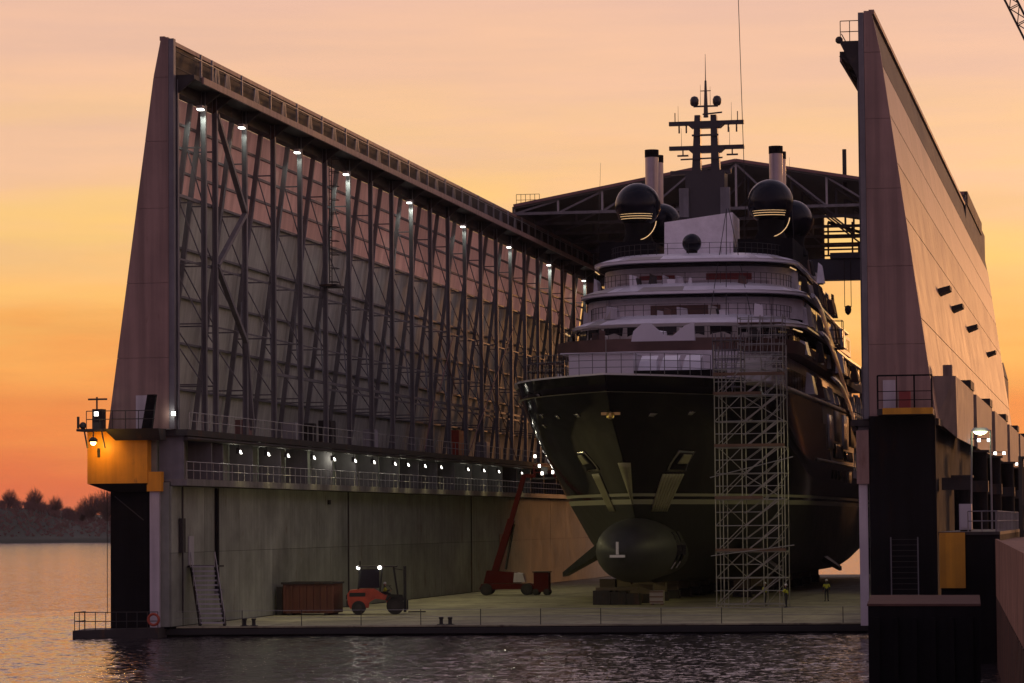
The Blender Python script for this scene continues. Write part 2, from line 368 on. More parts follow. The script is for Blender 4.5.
# ------------------------------------------------------------------ setting: water and far bank
import numpy as np
def wave_h(x, y):
    rg = np.random.RandomState(5); h = np.zeros_like(x)
    for lam, amp, n_ in ((7.0, .012, 4), (3.2, .010, 8), (1.7, .008, 10), (1.0, .004, 8)):
        for _ in range(n_):
            a_ = rg.normal(R(35), .75); l_ = lam * rg.uniform(.7, 1.4); k_ = 2 * math.pi / l_
            ph = rg.uniform(0, 6.28); h += amp * (1 - np.abs(np.sin(.5 * (k_ * (x * math.cos(a_) + y * math.sin(a_)) + ph))) * 2) * .8
    return h
def water_sheet():
    # fine waves where the camera looks across the basin, coarser cells outwards, one sheet to the horizon
    def axis(lo, hi, step, far_lo, far_hi):
        c_ = list(np.arange(lo, hi + 1e-6, step)); st_ = step
        while c_[-1] < far_hi: st_ *= 1.6; c_.append(c_[-1] + st_)
        st_ = step
        while c_[0] > far_lo: st_ *= 1.6; c_.insert(0, c_[0] - st_)
        return np.clip(np.array(c_), far_lo, far_hi)
    xs_ = axis(-86, 4, .3, -6000, 6000); ys_ = axis(120, 250, .4, -300, 9000)
    gx, gy = np.meshgrid(xs_, ys_); h = wave_h(gx, gy)
    ex = np.clip((86 - np.abs(gx + 41)) / 40, 0, 1) * np.clip((gy - 60) / 20, 0, 1) * np.clip((430 - gy) / 90, 0, 1)
    gz = h * ex
    ny_, nx_ = gx.shape
    co = np.stack([gx, gy, gz], -1).reshape(-1, 3)
    idx = np.arange(nx_ * ny_).reshape(ny_, nx_)
    q = np.stack([idx[:-1, :-1], idx[:-1, 1:], idx[1:, 1:], idx[1:, :-1]], -1).reshape(-1, 4)
    me = bpy.data.meshes.new('water'); me.vertices.add(len(co)); me.vertices.foreach_set('co', co.ravel().astype(np.float32))
    me.loops.add(q.size); me.loops.foreach_set('vertex_index', q.ravel().astype(np.int32))
    me.polygons.add(len(q)); me.polygons.foreach_set('loop_start', np.arange(0, q.size, 4, dtype=np.int32)); me.polygons.foreach_set('loop_total', np.full(len(q), 4, dtype=np.int32))
    me.polygons.foreach_set('use_smooth', np.ones(len(q), dtype=bool))
    me.update(calc_edges=True); me.validate(); me.materials.append(M['water'])
    o = bpy.data.objects.new('water', me); col.objects.link(o); return o
tag(water_sheet(), kind='structure')
def ridge(x):   # crest height of the far dike, highest at the left
    return 9.5 + 1.2 * math.sin(x * 0.021) + 0.7 * math.sin(x * 0.057 + 1) + 5.5 * sstep((-486 - x) / 30.0)
m = MB(); rings = []
for i in range(121):
    x = -1000 + 1500 * i / 120
    yb = 1420 + 30 * math.sin(x * 0.006)
    r_ = ridge(x)
    rings.append([(x, yb, -1), (x, yb + 3, 1.6), (x, yb + 14, 2.4), (x, yb + 34, r_ * 0.8), (x, yb + 48, r_), (x, yb + 90, r_), (x, yb + 400, 3)])
m.loft(rings, closed=False)
tag(m.build('river_bank', M['bank'], smooth=True), kind='structure')

def bare_tree(name, label, loc, h, spread, seed, group=None, stems=1):
    rnd = random.Random(seed); t = thing(name, label, 'tree', loc, group)
    tr, cr_ = MB(), MB(); base = Vector(loc) + Vector((0, 0, -1))
    tr.tube(base, base + Vector((rnd.uniform(-.3, .3), 0, h * .34)), h * .022 + .08, h * .012 + .05, n=6, cap=False)
    rx_ = h * spread
    for k in range(420):     # fine twigs fanning out into a rounded crown
        a_ = rnd.uniform(0, 6.283); ph_ = math.asin(rnd.uniform(-.55, 1.0)); rr = rnd.uniform(.6, 1.0)
        end = base + Vector((math.cos(a_) * rx_ * rr * math.cos(ph_), math.sin(a_) * rx_ * rr * math.cos(ph_), h * (.55 + .45 * rr * math.sin(ph_))))
        st_ = base + Vector((rnd.uniform(-.2, .2), rnd.uniform(-.2, .2), h * rnd.uniform(.06, .34)))
        mid = st_ + (end - st_) * .5 + Vector((0, 0, h * rnd.uniform(.0, .08)))
        thick = rnd.random() < .14
        f_ = h / 24.0
        cr_.tube(st_, mid, (.2 if thick else .11) * f_, (.12 if thick else .075) * f_, n=3, cap=False); cr_.tube(mid, end, (.12 if thick else .075) * f_, .04 * f_, n=3, cap=False)
        for q_ in range(2):
            b0 = mid + (end - mid) * rnd.uniform(0, .7); cr_.tube(b0, b0 + (end - mid) * .5 + Vector((rnd.uniform(-1, 1), rnd.uniform(-1, 1), rnd.uniform(-.2, .8))) * h * .07, .06 * f_, .035 * f_, n=3, cap=False)
    tr.build('trunk', M['bark'], t); cr_.build('crown', M['bark'], t)
    return t
tree_specs = [(-511, 1476, 12, .42, 2), (-523, 1474, 11, .42, 2), (-501, 1477, 11, .42, 2), (-536, 1476, 12, .45, 2), (-494, 1475, 8, .5, 2),
              (-482, 1474, 15.5, .5, 3), (-475, 1476, 18, .5, 3), (-467, 1474, 17, .5, 3), (-461, 1477, 15, .48, 2), (-488, 1478, 10, .5, 3),
              (-454, 1474, 11.5, .45, 2), (-446, 1476, 12, .45, 2)]
lab = ['bare tree above the dike near the photo\'s left edge', 'bare tree at the far left edge of the treeline', 'bare tree left of the gap in the far treeline', 'bare tree on the dike beyond the left edge of the photo', 'low scrubby bare tree beside the gap in the far treeline',
       'tall bare tree in the left half of the rounded far clump', 'tallest bare tree in the middle of the rounded far clump', 'tall bare tree in the right half of the rounded far clump', 'bare tree at the right rim of the rounded far clump', 'small bare tree at the left rim of the rounded far clump',
       'bare tree on the far dike just left of the dark dock corner', 'bare tree on the far dike behind the dark dock corner']
for i, ((x, y, h, sp, st), lb) in enumerate(zip(tree_specs, lab)):
    bare_tree('bare_tree', lb, (x, y, ridge(x) - 0.3), h, sp, 40 + i, 'bare trees on the far bank', st)
# leafless wood and scrub along the crest: a mass nobody could count
m = MB(); rnd = random.Random(3)
for i in range(2600):
    x = rnd.uniform(-660, 80); y = rnd.uniform(1462, 1500)
    h = rnd.uniform(2.5, 6.5) * (1.0 if x < -487 else 0.62 if x < -455 else .9); z0 = ridge(x) - 0.3
    for k in range(7):
        a_ = rnd.uniform(-.5, .5); q = (x + a_ * h, y + rnd.uniform(-.4, .4) * h, z0 + h * rnd.uniform(.6, 1.0))
        m.add([(x - .13, y, z0), (x + .13, y, z0), q], [(0, 1, 2)])
        q2 = (x + a_ * h * .5, y, z0 + h * .45)
        for e_ in (-1, 1): m.add([(q2[0] - .09, q2[1], q2[2]), (q2[0] + .09, q2[1], q2[2]), (q2[0] + e_ * h * .28, q2[1] + rnd.uniform(-1, 1), q2[2] + h * rnd.uniform(.25, .45))], [(0, 1, 2)])
for i in range(1500):   # bushes down the slope
    x = rnd.uniform(-640, -380); o_ = rnd.uniform(15, 47); r_ = ridge(x)
    y = 1420 + 30 * math.sin(x * 0.006) + o_; z0 = lerp_tab([(14, 2.4), (34, r_ * .8), (48, r_)], o_) - .3; h = rnd.uniform(.8, 2.6)
    for k in range(6):
        a_ = rnd.uniform(-.8, .8); m.add([(x - .3, y, z0), (x + .3, y, z0), (x + a_ * h, y + rnd.uniform(-.5, .5), z0 + h * rnd.uniform(.5, 1.0))], [(0, 1, 2)])
tag(m.build('scrub', M['bark']), 'leafless dark scrub along the crest of the far dike', 'scrub', kind='stuff')

# hall added behind the right dock wall to block sky reflections in the hull
blocker = thing('reflection_blocker', 'dark hall added behind the right dock wall to block hull reflections of the sky', 'reflection blocker', (-22, 402, 0))
for x_a, x_b, y_a, y_b, hh_, n_ in ((-31, -13.7, 402, 440, 26.0, 4), (-13.5, 27, 448, 490, 12.0, 7)):  # tall part does the blocking, low part is the dark mass at the right edge
    wd_ = (x_b - x_a) / n_
    for i in range(n_):
        x0 = x_a + i * wd_
        MB().box(x0 + .04, x0 + wd_ - .04, y_a, y_a + .3, -1, hh_).build('wall_panel', M['dark_steel'], blocker)
        MB().box(x0 + wd_ * .2, x0 + wd_ * .8, y_a - .15, y_a - .02, 1.2, 6.2).build('gate', M['dark'], blocker)
    MB().box(x_a, x_b, y_a + .31, y_b, -1, hh_ - .1).build('core', M['dark_steel'], blocker)
    MB().hexa([(x_a, y_a - .6, hh_ + .05), (x_b, y_a - .6, hh_ + .05), (x_b, y_b, hh_ + .05), (x_a, y_b, hh_ + .05)], [(x_a, y_a - .6, hh_ + .4), (x_b, y_a - .6, hh_ + .4), (x_b, (y_a + y_b) / 2, hh_ + 1.6), (x_a, (y_a + y_b) / 2, hh_ + 1.6)]).build('roof', M['roofsheet'], blocker)

# ------------------------------------------------------------------ floating dock: pontoon
XL, XR, ZD = -61.5, -15.3, 0.6
DY0, DY1 = 205.0, 398.0
pont = MB().prism([(-66.0, 205.2, -2.5), (-15.2, 211.0, -2.5), (-10.8, 211.0, -2.5), (-10.8, DY1, -2.5), (-66.0, DY1, -2.5)], (0, 0, 3.0)).build('dock_pontoon', M['dark'])
tag(pont, kind='structure')
# deck slabs, each a piece of the pontoon
xs = [-61.4 + (46.0 / 8) * i for i in range(9)]
def front_y(x): return 205.2 + (x + 66.0) * 5.8 / 50.8
ys = [None] + [218 + 9.0 * i for i in range(25)]
for i in range(8):
    for j in range(len(ys) - 1):
        x0, x1 = xs[i] + .02, xs[i + 1] - .02
        ya = (front_y(x0) + .05, front_y(x1) + .05) if j == 0 else (ys[j] + .02,) * 2
        yb = ys[j + 1] - .02
        if yb > DY1: continue
        z = ZD + random.uniform(-.006, .006)
        MB().hexa([(x0, ya[0], .5), (x1, ya[1], .5), (x1, yb, .5), (x0, yb, .5)], [(x0, ya[0], z), (x1, ya[1], z), (x1, yb, z), (x0, yb, z)]).build('deck_slab', M['concrete'], pont)
# rubbing strake along the pontoon's front
MB().bar((-66, 205.05, .25), (-10.9, 211.0, .25), .25, .35).build('rubbing_strake', M['black'], pont)
# low platform at the left corner
plat = MB().hexa([(-67.6, 202.8, -.4), (-62.0, 203.6, -.4), (-62.0, 206.0, -.4), (-67.6, 206.0, -.4)], [(-67.6, 202.8, .45), (-62.0, 203.6, .6), (-62.0, 206.0, .6), (-67.6, 206.0, .5)])
plat.build('corner_platform', M['dark_steel'], pont)
m = MB()
prev = None
for i in range(9):
    x = -67.5 + 5.5 * i / 8; y = 202.9 + .7 * i / 8
    m.tube((x, y, .4), (x, y, 1.65), .03, n=5)
    if prev:
        for z in (1.05, 1.65): m.tube((prev[0], prev[1], z), (x, y, z), .03, n=5)
    prev = (x, y)
for y in (203.9, 205.0):
    m.tube((-67.5, y, .4), (-67.5, y, 1.65), .03, n=5)
for z in (1.05, 1.65): m.tube((-67.5, 202.9, z), (-67.5, 205.2, z), .03, n=5)
m.build('corner_railing', M['dark_steel'], pont)
# chain-and-post guard rail along the front edge
for i in range(12):
    x = -61.0 + 3.95 * i
    m = MB().tube((x, front_y(x) + .25, ZD), (x, front_y(x) + .25, ZD + 1.05), .03, n=5)
    m.build('guard_post', M['dark_steel'], pont)
m = MB()
for z in (.55, 1.02): m.tube((-62, front_y(-62) + .25, ZD + z), (-15.5, front_y(-15.5) + .25, ZD + z), .014, n=4)
m.build('guard_wire', M['steel_lt'], pont)

# ------------------------------------------------------------------ floating dock: side walls
def xo(z): return -65.64 + (z - 15.0) * 0.1363 if z < 37.3 else -62.6 + (z - 37.3) * 0.2
COLS = [205.7, 212.4, 215.2] + [223.0 + 8.0 * i for i in range(21)]
WEND = 384.2
WLOW = 397.5
def side_wall(mir, label):
    def X(x): return 2 * XC - x if mir else x
    t = thing('dock_side_wall', label, 'dock wall', (X(-63.5), 205.0, 0.6), 'side walls of the floating dock')
    def B(): return MB(mir)
    # lower wing: core and plating
    B().box(-65.7, -61.62, 205.05, WLOW, .5, 10.25).build('wing_core', M['dark'], t)
    ys_ = [205.05, 213, 222, 231, 243, 255, 267, 279, 291, 303, 315, 327, 339, 351, 363, 375, 387, WLOW]
    for a, b in zip(ys_, ys_[1:]):
        for z0, z1 in ((.62, 5.5), (5.5, 9.95)):
            B().box(-61.6, -61.5 + random.uniform(-.012, .012), a + .015, b - .015, z0 + .012, z1 - .012).build('wall_plate', M['lower_wall'], t)
    # rubbing posts on the plating
    for y in (255, 306):
        B().box(-61.5, -61.4, y - .06, y + .06, .62, 9.95).build('wall_rib', M['dark_steel'], t)
    # open gallery with a back wall, floor and head
    B().box(-63.0, -62.6, 205.3, WLOW - .1, 10.25, 13.3).build('gallery_wall', M['lower_wall'], t)
    B().box(-65.65, -63.01, 205.3, WLOW - .1, 10.26, 13.3).build('outer_casing', M['dark'], t)
    B().box(-62.7, -60.5, 205.3, WLOW, 9.98, 10.42).build('gallery_floor', M['ledge'], t)
    B().box(-66.0, -60.4, 205.2, WLOW, 13.3, 13.72).build('upper_ledge', M['dark_steel'], t)
    B().box(-62.2, -61.6, 204.9, 205.04, .62, 10.2).build('corner_plate', M['lower_wall'], t)
    B().tube((-60.6, 205.4, 13.12), (-60.6, WEND, 13.12), .16, n=8).build('cable_pipe', M['dark_steel'], t)
    for y in COLS:
        B().box(-62.5, -60.8, y - .09, y + .09, 10.42, 13.3).build('gallery_post', M['steel'], t)
    for y in (219.5, 227.5, 233.3, 243.5, 252, 262, 273, 284, 296, 306):
        d = B().box(-62.6, -62.52, y, y + .95, 10.45, 12.5).build('door', M['cabinet'], t)
        B().box(-62.52, -62.48, y + .75, y + .85, 11.3, 11.5).build('handle', M['black'], d)
    def railing(name, x, z, h, y0, y1, step, mat, rails=(1.0, .5)):
        g = B(); y = y0
        while y <= y1:
            g.tube((x, y, z), (x, y, z + h), .028, n=4, cap=False); y += step
        for r_ in rails: g.tube((x, y0, z + h * r_), (x, y1, z + h * r_), .025, n=4, cap=False)
        g.build(name, mat, t)
    railing('gallery_railing', -60.56, 10.42, 1.15, 205.5, WEND, 1.6, M['steel_lt'])
    railing('ledge_railing', -60.5, 13.72, 1.15, 206.0, WEND, 1.6, M['steel_lt'])
    # cladding: panels between girts and frames
    yed = [205.5, 213.8] + [223.0 + 8.0 * i for i in range(21)]
    zed = [13.75, 20.2, 26.7, 30.25, 33.35, 36.6] if mir else [13.75, 17.0, 20.2, 23.4, 26.7, 30.25, 31.8, 33.35, 34.9, 36.6]
    cache = {}
    for a, b in zip(yed, yed[1:]):
        for z0, z1 in zip(zed, zed[1:]):
            key = (round(b - a, 2), z0)
            if key not in cache:
                g = MB(mir); L_ = b - a - .05
                g.hexa([(xo(z0), 0, z0 + .03), (xo(z0) + .07, 0, z0 + .03), (xo(z0) + .07, L_, z0 + .03), (xo(z0), L_, z0 + .03)],
                       [(xo(z1), 0, z1 - .03), (xo(z1) + .07, 0, z1 - .03), (xo(z1) + .07, L_, z1 - .03), (xo(z1), L_, z1 - .03)])
                cache[key] = g.mesh('cladding_panel', (M['daylight_pale'] if mir else M['daylight']) if z0 > 30 else M['clad_tan'] if mir else M['clad_grey'])
            inst('cladding_panel', cache[key], t, (0, a + .025 + random.uniform(-.01, .01), 0))
    # girts behind the joints
    for z in zed[1:-1]:
        B().bar((xo(z) + .2, 205.8, z), (xo(z) + .2, WEND - .6, z), .24, .16).build('girt', M['steel'], t)
    # end plating: tapered front face, in strakes
    zs = [13.75, 18.5, 23.5, 28.5, 33.0, 37.3, 40.0]
    for z0, z1 in zip(zs, zs[1:]):
        B().hexa([(xo(z0) - .05, 205.0, z0 + .01), (-61.62 + min(0, (17 - z0) * 0), 205.0, z0 + .01), (-61.62, 205.35, z0 + .01), (xo(z0) - .05, 205.35, z0 + .01)],
                 [(xo(z1) - .05, 205.0, z1 - .01), (-61.62, 205.0, z1 - .01), (-61.62, 205.35, z1 - .01), (xo(z1) - .05, 205.35, z1 - .01)]).build('end_plate', M['tower_end'], t)
    B().box(-61.6, -61.25, 205.0, 205.5, 13.75, 39.9).build('end_column', M['steel'], t)
    B().hexa([(xo(14) - .05, WEND - .5, 13.8), (-61.6, WEND - .5, 13.8), (-61.6, WEND - .2, 13.8), (xo(14) - .05, WEND - .2, 13.8)],
             [(xo(40) - .05, WEND - .5, 39.9), (-61.6, WEND - .5, 39.9), (-61.6, WEND - .2, 39.9), (xo(40) - .05, WEND - .2, 39.9)]).build('end_plate', M['tower_end'], t)
    # frames: inner column, leaning column, struts and diagonals
    for k, y in enumerate(COLS):
        if y > WEND - 1: continue
        c = B()
        for dx in (-.15, .15): c.box(-61.3 + dx - .03, -61.3 + dx + .03, y - .16, y + .16, 13.72, 37.2)
        c.box(-61.42, -61.18, y - .035, y + .035, 13.72, 37.2)
        c.build('column', M['steel'], t)
        if k == 0: continue
        B().bar((xo(14) + .55, y, 13.72), (xo(36.9) + .45, y, 36.9), .34, .28, up=(0, 1, 0)).build('leaning_column', M['steel'], t)
        zl = [17.0, 21.2, 25.4, 29.6, 33.4]
        for i, z in enumerate(zl):
            B().bar((xo(z) + .6, y, z), (-61.45, y, z), .1).build('strut', M['steel'], t)
        for i, z in enumerate(zl[:-1]):
            z2 = zl[i + 1]
            B().bar((-61.4, y, z), (xo(z2) + .6, y, z2), .085).build('diagonal', M['steel'], t)
        # bracing that runs back to the next frame's leaning column
        if k + 1 < len(COLS) and COLS[k + 1] < WEND - 1 and k >= 2:
            y2 = COLS[k + 1]
            B().bar((-61.4, y, 17.5), (xo(24) + .6, y2, 24.0), .1).build('diagonal', M['steel'], t)
            B().bar((-61.4, y, 25.0), (xo(32) + .6, y2, 32.0), .1).build('diagonal', M['steel'], t)
    # big zig-zag bracing in the second bay
    zz = [(215.3, 36.0), (222.8, 29.8), (215.3, 25.4), (222.8, 20.5), (224.5, 14.2)]
    for p, q in zip(zz, zz[1:]):
        B().bar((-61.2, p[0], p[1]), (-61.2, q[0], q[1]), .34, .3).build('bay_brace', M['steel'], t)
    # crossing tie rods further in
    for (ya, za), (yb, zb) in (((303, 27.5), (328, 14)), ((327, 27.5), (303, 14)), ((289, 25), (297, 20)), ((296, 25), (289.5, 19.5)), ((283, 14), (287, 18.5))):
        B().tube((-61.05, ya, za), (-61.05, yb, zb), .05, n=5).build('tie_rod', M['roofedge'], t)
    # longitudinal pipes and walkways on the frames
    for z, y0, y1, wd in ((29.6, 206, 215, .2), (25.3, 206, 384, .12), (21.2, 215, 384, .1), (18.6, 232, 384, .22), (18.1, 248, 384, .16)):
        B().bar((-61.65, y0, z), (-61.65, y1, z), wd, wd).build('longitudinal_pipe', M['steel'], t)
    # caged ladder between frames
    g = B()
    for y in (247.2, 248.0): g.tube((-61.0, y, 26.5), (-61.0, y, 37.0), .04, n=4)
    z = 26.6
    while z < 37: g.tube((-61.0, 247.2, z), (-61.0, 248, z), .025, n=4); z += .45
    for z in [26.6 + 1.1 * i for i in range(10)]:
        for p, q in (((-61.0, 247.1, z), (-60.4, 247.1, z)), ((-60.4, 247.1, z), (-60.4, 248.1, z)), ((-60.4, 248.1, z), (-61.0, 248.1, z))): g.tube(p, q, .03, n=4)
    g.build('cage_ladder', M['dark_steel'], t)
    B().box(-61.6, -60.2, 246.2, 249.0, 26.2, 26.35).build('ladder_landing', M['dark_steel'], t)
    # top gangway box
    B().box(-62.45, -60.0, 205.6, WEND, 37.2, 37.5).build('gangway_floor', M['dark_steel'], t)
    B().box(-60.0, -59.85, 207.4, WEND, 37.1, 37.55).build('gangway_fascia', M['tower_end'], t)
    B().bar((-62.1, 205.2, 39.95), (-62.1, WEND, 39.95), .35, .28).build('top_chord', M['tower_end'], t)
    B().bar((-60.1, 206.0, 38.7), (-60.1, WEND, 38.7), .05, .05).build('gangway_rail', M['steel_lt'], t)
    for z in (38.2, 39.3): B().bar((-61.6, 206.0, z), (-61.6, WEND, z), .07, .07).build('gangway_rail', M['dark_steel'], t)
    # haunches below
    B().box(-62.3, -61.5, 205.6, WEND, 36.45, 37.2).build('haunch_beam', M['dark_steel'], t)
    for y in COLS:
        if y > WEND - 1: continue
        B().prism([(-61.5, y - .12, 37.2), (-59.95, y - .12, 37.2), (-61.5, y - .12, 36.0)], (0, .24, 0)).build('haunch_bracket', M['dark_steel'], t)
        B().bar((-61.5, y, 37.5), (-61.5, y, 39.85), .14).build('gangway_post', M['steel_lt'], t)
        if y > 206:
            g = B()
            for dy in (-.9, -.35, .35, .9): g.bar((-61.5, y + 4 + dy, 37.5), (-61.5, y + 4 + dy * .35, 39.4), .09)
            g.bar((-61.5, y + 3.5, 39.4), (-61.5, y + 4.5, 39.4), .09)
            if y + 5 < WEND: g.build('gangway_trestle', M['steel_lt'], t)
    # cladding strip at the back of the gangway (outer side), in sheets with gaps
    y = 205.4
    while y < WEND - 7.5:
        B().hexa([(xo(36.6), y, 36.62), (xo(36.6) + .06, y, 36.62), (xo(36.6) + .06, y + 7.96, 36.62), (xo(36.6), y + 7.96, 36.62)],
                 [(xo(39.9), y, 39.85), (xo(39.9) + .06, y, 39.85), (xo(39.9) + .06, y + 7.96, 39.85), (xo(39.9), y + 7.96, 39.85)]).build('parapet_sheet', M['dark_steel'], t)
        y += 8.0
    return t, B

lw, LB = side_wall(False, 'tall dock side wall with open steel framing left of the yacht')
rw, RB = side_wall(True, 'leaning dock side wall seen from outside, right of the yacht')

# --- details only on the left wall
MB().box(-67.1, -62.95, 204.4, 209.0, 10.15, 13.6).build('yellow_housing', M['yellow'], lw)
MB().hexa([(-65.6, 204.6, 9.6), (-62.95, 204.6, 9.6), (-62.95, 208.8, 9.6), (-65.6, 208.8, 9.6)], [(-67.1, 204.42, 10.14), (-62.95, 204.42, 10.14), (-62.95, 209, 10.14), (-67.1, 209, 10.14)]).build('housing_underside', M['dark'], lw)
MB().box(-66.4, -66.2, 204.36, 204.41, 11.9, 12.5).build('hook_plate', M['black'], lw)
MB().box(-62.85, -62.2, 204.6, 205.0, .6, 9.6).build('fender_post', M['lavender'], lw)
MB().box(-63.0, -62.0, 204.45, 205.03, 9.6, 10.9).build('post_cap', M['yellow'], lw)
MB().hexa([(-65.0, 203.9, 13.0), (-61.9, 203.9, 13.0), (-61.9, 205.2, 13.0), (-65.0, 205.2, 13.0)], [(-65.7, 203.5, 13.75), (-61.9, 203.5, 13.75), (-61.9, 205.2, 13.75), (-65.7, 205.2, 13.75)]).build('end_balcony', M['dark_steel'], lw)
d = MB().box(-63.9, -62.8, 204.95, 204.99, 13.8, 16.0).build('door', M['lavender'], lw)
MB().box(-63.0, -62.9, 204.9, 204.95, 14.7, 14.85).build('handle', M['black'], d)
MB().hexa([(-63.1, 203.6, 13.75), (-62.4, 203.6, 13.75), (-62.4, 203.9, 13.75), (-63.1, 203.9, 13.75)], [(-62.7, 203.6, 16.0), (-62.1, 203.6, 16.0), (-62.1, 203.9, 16.0), (-62.7, 203.9, 16.0)]).build('leaning_shutter', M['dark'], lw)
m = MB()
for x in (-66.9, -66.0, -65.1, -64.2, -63.3): m.tube((x, 203.6, 13.75), (x, 203.6, 14.95), .03, n=4)
for z in (14.4, 14.95): m.tube((-66.9, 203.6, z), (-62.2, 203.6, z), .03, n=4)
m.build('balcony_railing', M['dark_steel'], lw)
m = MB().box(-67.6, -65.2, 203.6, 205.4, 13.62, 13.78)
for x in (-67.0, -65.8): m.tube((x, 203.5, 13.6), (x + .25, 203.4, 12.5), .06, n=5)
m.build('lamp_platform', M['dark_steel'], lw)
m = MB().box(-66.6, -65.9, 203.9, 204.7, 13.78, 15.1).tube((-66.3, 204.0, 15.1), (-66.3, 204.0, 15.9), .06, n=6).tube((-66.9, 204, 15.75), (-65.6, 204, 15.75), .07, n=6).tube((-67.5, 203.7, 13.8), (-67.5, 203.7, 14.6), .09, n=6).ball((-67.2, 203.8, 14.0), .25, 8, 5)
m.build('mooring_winch', M['dark_steel'], lw)
# stair against the wall, pipe recess, wall marks
st = MB()
for i in range(13):
    k = i / 12.0
    x = -59.35 - 1.0 * k; y = 207.3 + 1.2 * k; z = .75 + 3.75 * k
    MB().box(x - .8, x + .8, y, y + .3, z, z + .1).build('stair_tread', M['cabinet'], lw)
for s in (-.85, .85):
    MB().bar((-59.35 + s, 207.4, .62), (-60.35 + s, 208.7, 4.6), .12, .34).build('stair_stringer', M['dark_steel'], lw)
    m = MB().tube((-59.35 + s, 207.2, 1.6), (-60.35 + s, 208.5, 5.55), .03, n=5)
    for k in (0, .33, .66, 1): m.tube((-59.35 + s - k, 207.3 + 1.2 * k, .75 + 3.75 * k), (-59.35 + s - k, 207.3 + 1.2 * k, 1.7 + 3.75 * k), .025, n=4)
    m.build('stair_handrail', M['steel_lt'], lw)
MB().box(-61.45, -59.4, 208.6, 210.4, 4.5, 4.62).build('stair_landing', M['dark_steel'], lw)
MB().box(-61.49, -61.42, 209.0, 210.1, 4.65, 6.6).build('door', M['cabinet'], lw)
MB().box(-61.46, -61.25, 215.4, 215.8, 2.9, 9.9).build('pipe_chase', M['dark'], lw)
MB().box(-61.46, -60.95, 215.3, 215.95, 2.6, 2.9).build('pipe_foot', M['steel'], lw)
MB().tube((-61.3, 207.0, 1.5), (-61.3, 207.0, 9.9), .07, n=6).build('stand_pipe', M['dark_steel'], lw)
MB().box(-61.46, -61.2, 206.7, 207.4, 5.5, 7.8).build('switch_box', M['dark_steel'], lw)
MB().box(-61.46, -61.3, 248.0, 248.5, 8.9, 9.25).build('vent', M['black'], lw)
MB().box(-61.46, -61.4, 320.5, 324.0, 2.5, 6.2).build('wall_patch', M['roofedge'], lw)
m = MB()
for x in (-66.9,): m.tube((-65.95, 205.1, 1.5), (-65.95, 205.1, 9.6), .025, n=4)
m.build('hanging_line', M['black'], lw)
MB().bar((-65.4, 204.98, 9.3), (-63.4, 204.98, 7.7), .06).build('slack_hose', M['dark_steel'], lw)
# ledge clutter: cabinets and bundles behind the top railing
for i, (y, w_, h, mt) in enumerate(((227, 1.0, 1.3, 'roofedge'), (241, 1.4, 1.5, 'cabinet'), (246.5, .9, 1.6, 'dark_steel'), (252.5, 1.8, 2.0, 'dark_steel'), (268, 1.2, 1.7, 'cabinet'), (304.5, 2.4, 2.6, 'red'), (318, 1.6, 1.8, 'cabinet'))):
    cb = thing('tool_cabinet', ['low rusty cabinet', 'leftmost pale grey cabinet', 'narrow dark cabinet', 'wide dark cabinet', 'tall pale grey cabinet', 'large bright red cabinet', 'pale grey cabinet nearest the yacht'][i] + ' on the upper ledge of the left dock wall', 'cabinet', (-62.6, y, 13.72), 'cabinets on the dock ledge')
    MB().box(-63.1, -62.1, y - w_ / 2, y + w_ / 2, 13.8, 13.72 + h).build('body', M[mt], cb)
    MB().box(-62.1, -62.06, y - w_ / 2 + .06, y + w_ / 2 - .06, 13.9, 13.62 + h).build('door', M[mt], cb)
    for s in (-1, 1): MB().box(-63.0, -62.2, y + s * w_ * .35 - .06, y + s * w_ * .35 + .06, 13.72, 13.8).build('foot', M['black'], cb)
lb = MB()
n = 24
vsr = []
for i in range(n):
    a = 2 * math.pi * i / n
    for j in range(8):
        b = 2 * math.pi * j / 8
        vsr.append((-62.25 + (.36 + .09 * math.cos(b)) * math.cos(a), 203.45 + .1 * math.sin(b), 1.15 + (.36 + .09 * math.cos(b)) * math.sin(a)))
lb.add(vsr, [(i * 8 + j, i * 8 + (j + 1) % 8, ((i + 1) % n) * 8 + (j + 1) % 8, ((i + 1) % n) * 8 + j) for i in range(n) for j in range(8)])
tag(lb.build('life_ring', M['orange'], smooth=True), 'orange life ring hung on the corner platform railing', 'life ring')

# --- details only on the right wall (its outer side faces the camera)
for y, z in ((237.6, 24.4), (257.7, 24.4), (285.6, 24.4), (330.6, 24.4)):
    x = 2 * XC - xo(z)
    MB().hexa([(x - .1, y, z - .55), (x + .9, y, z - .15), (x + .9, y + 3.0, z - .15), (x - .1, y + 3.0, z - .55)], [(x - .1, y, z - .1), (x + .9, y, z + .15), (x + .9, y + 3, z + .15), (x - .1, y + 3, z - .1)]).build('wall_bracket', M['dark_steel'], rw)
# stepped housings along the foot of the cladding
for i, (y0, y1) in enumerate(((209, 236), (241, 272), (279, 312), (319, 350), (356, 383))):
    h = MB().hexa([(-11.2, y0, 13.75), (-9.9, y0 + 1.5, 12.6), (-9.9, y1, 12.6), (-11.2, y1, 13.75)], [(-11.4, y0, 16.6), (-9.9, y0 + .4, 16.6), (-9.9, y1, 16.6), (-11.4, y1, 16.6)]).build('winch_housing', M['grey_box'], rw)
    MB().box(-11.0, -9.8, y1 - 6, y1 - .5, 16.6, 17.2).build('vent', M['dark_steel'], h)
    MB().box(-10.8, -10.2, y0 + 2, y0 + 3, 16.6, 17.4).build('vent', M['grey_box'], h)
MB().box(-15.3, -14.3, 335, 372, 40.0, 41.4).build('roof_plant', M['dark_steel'], rw)
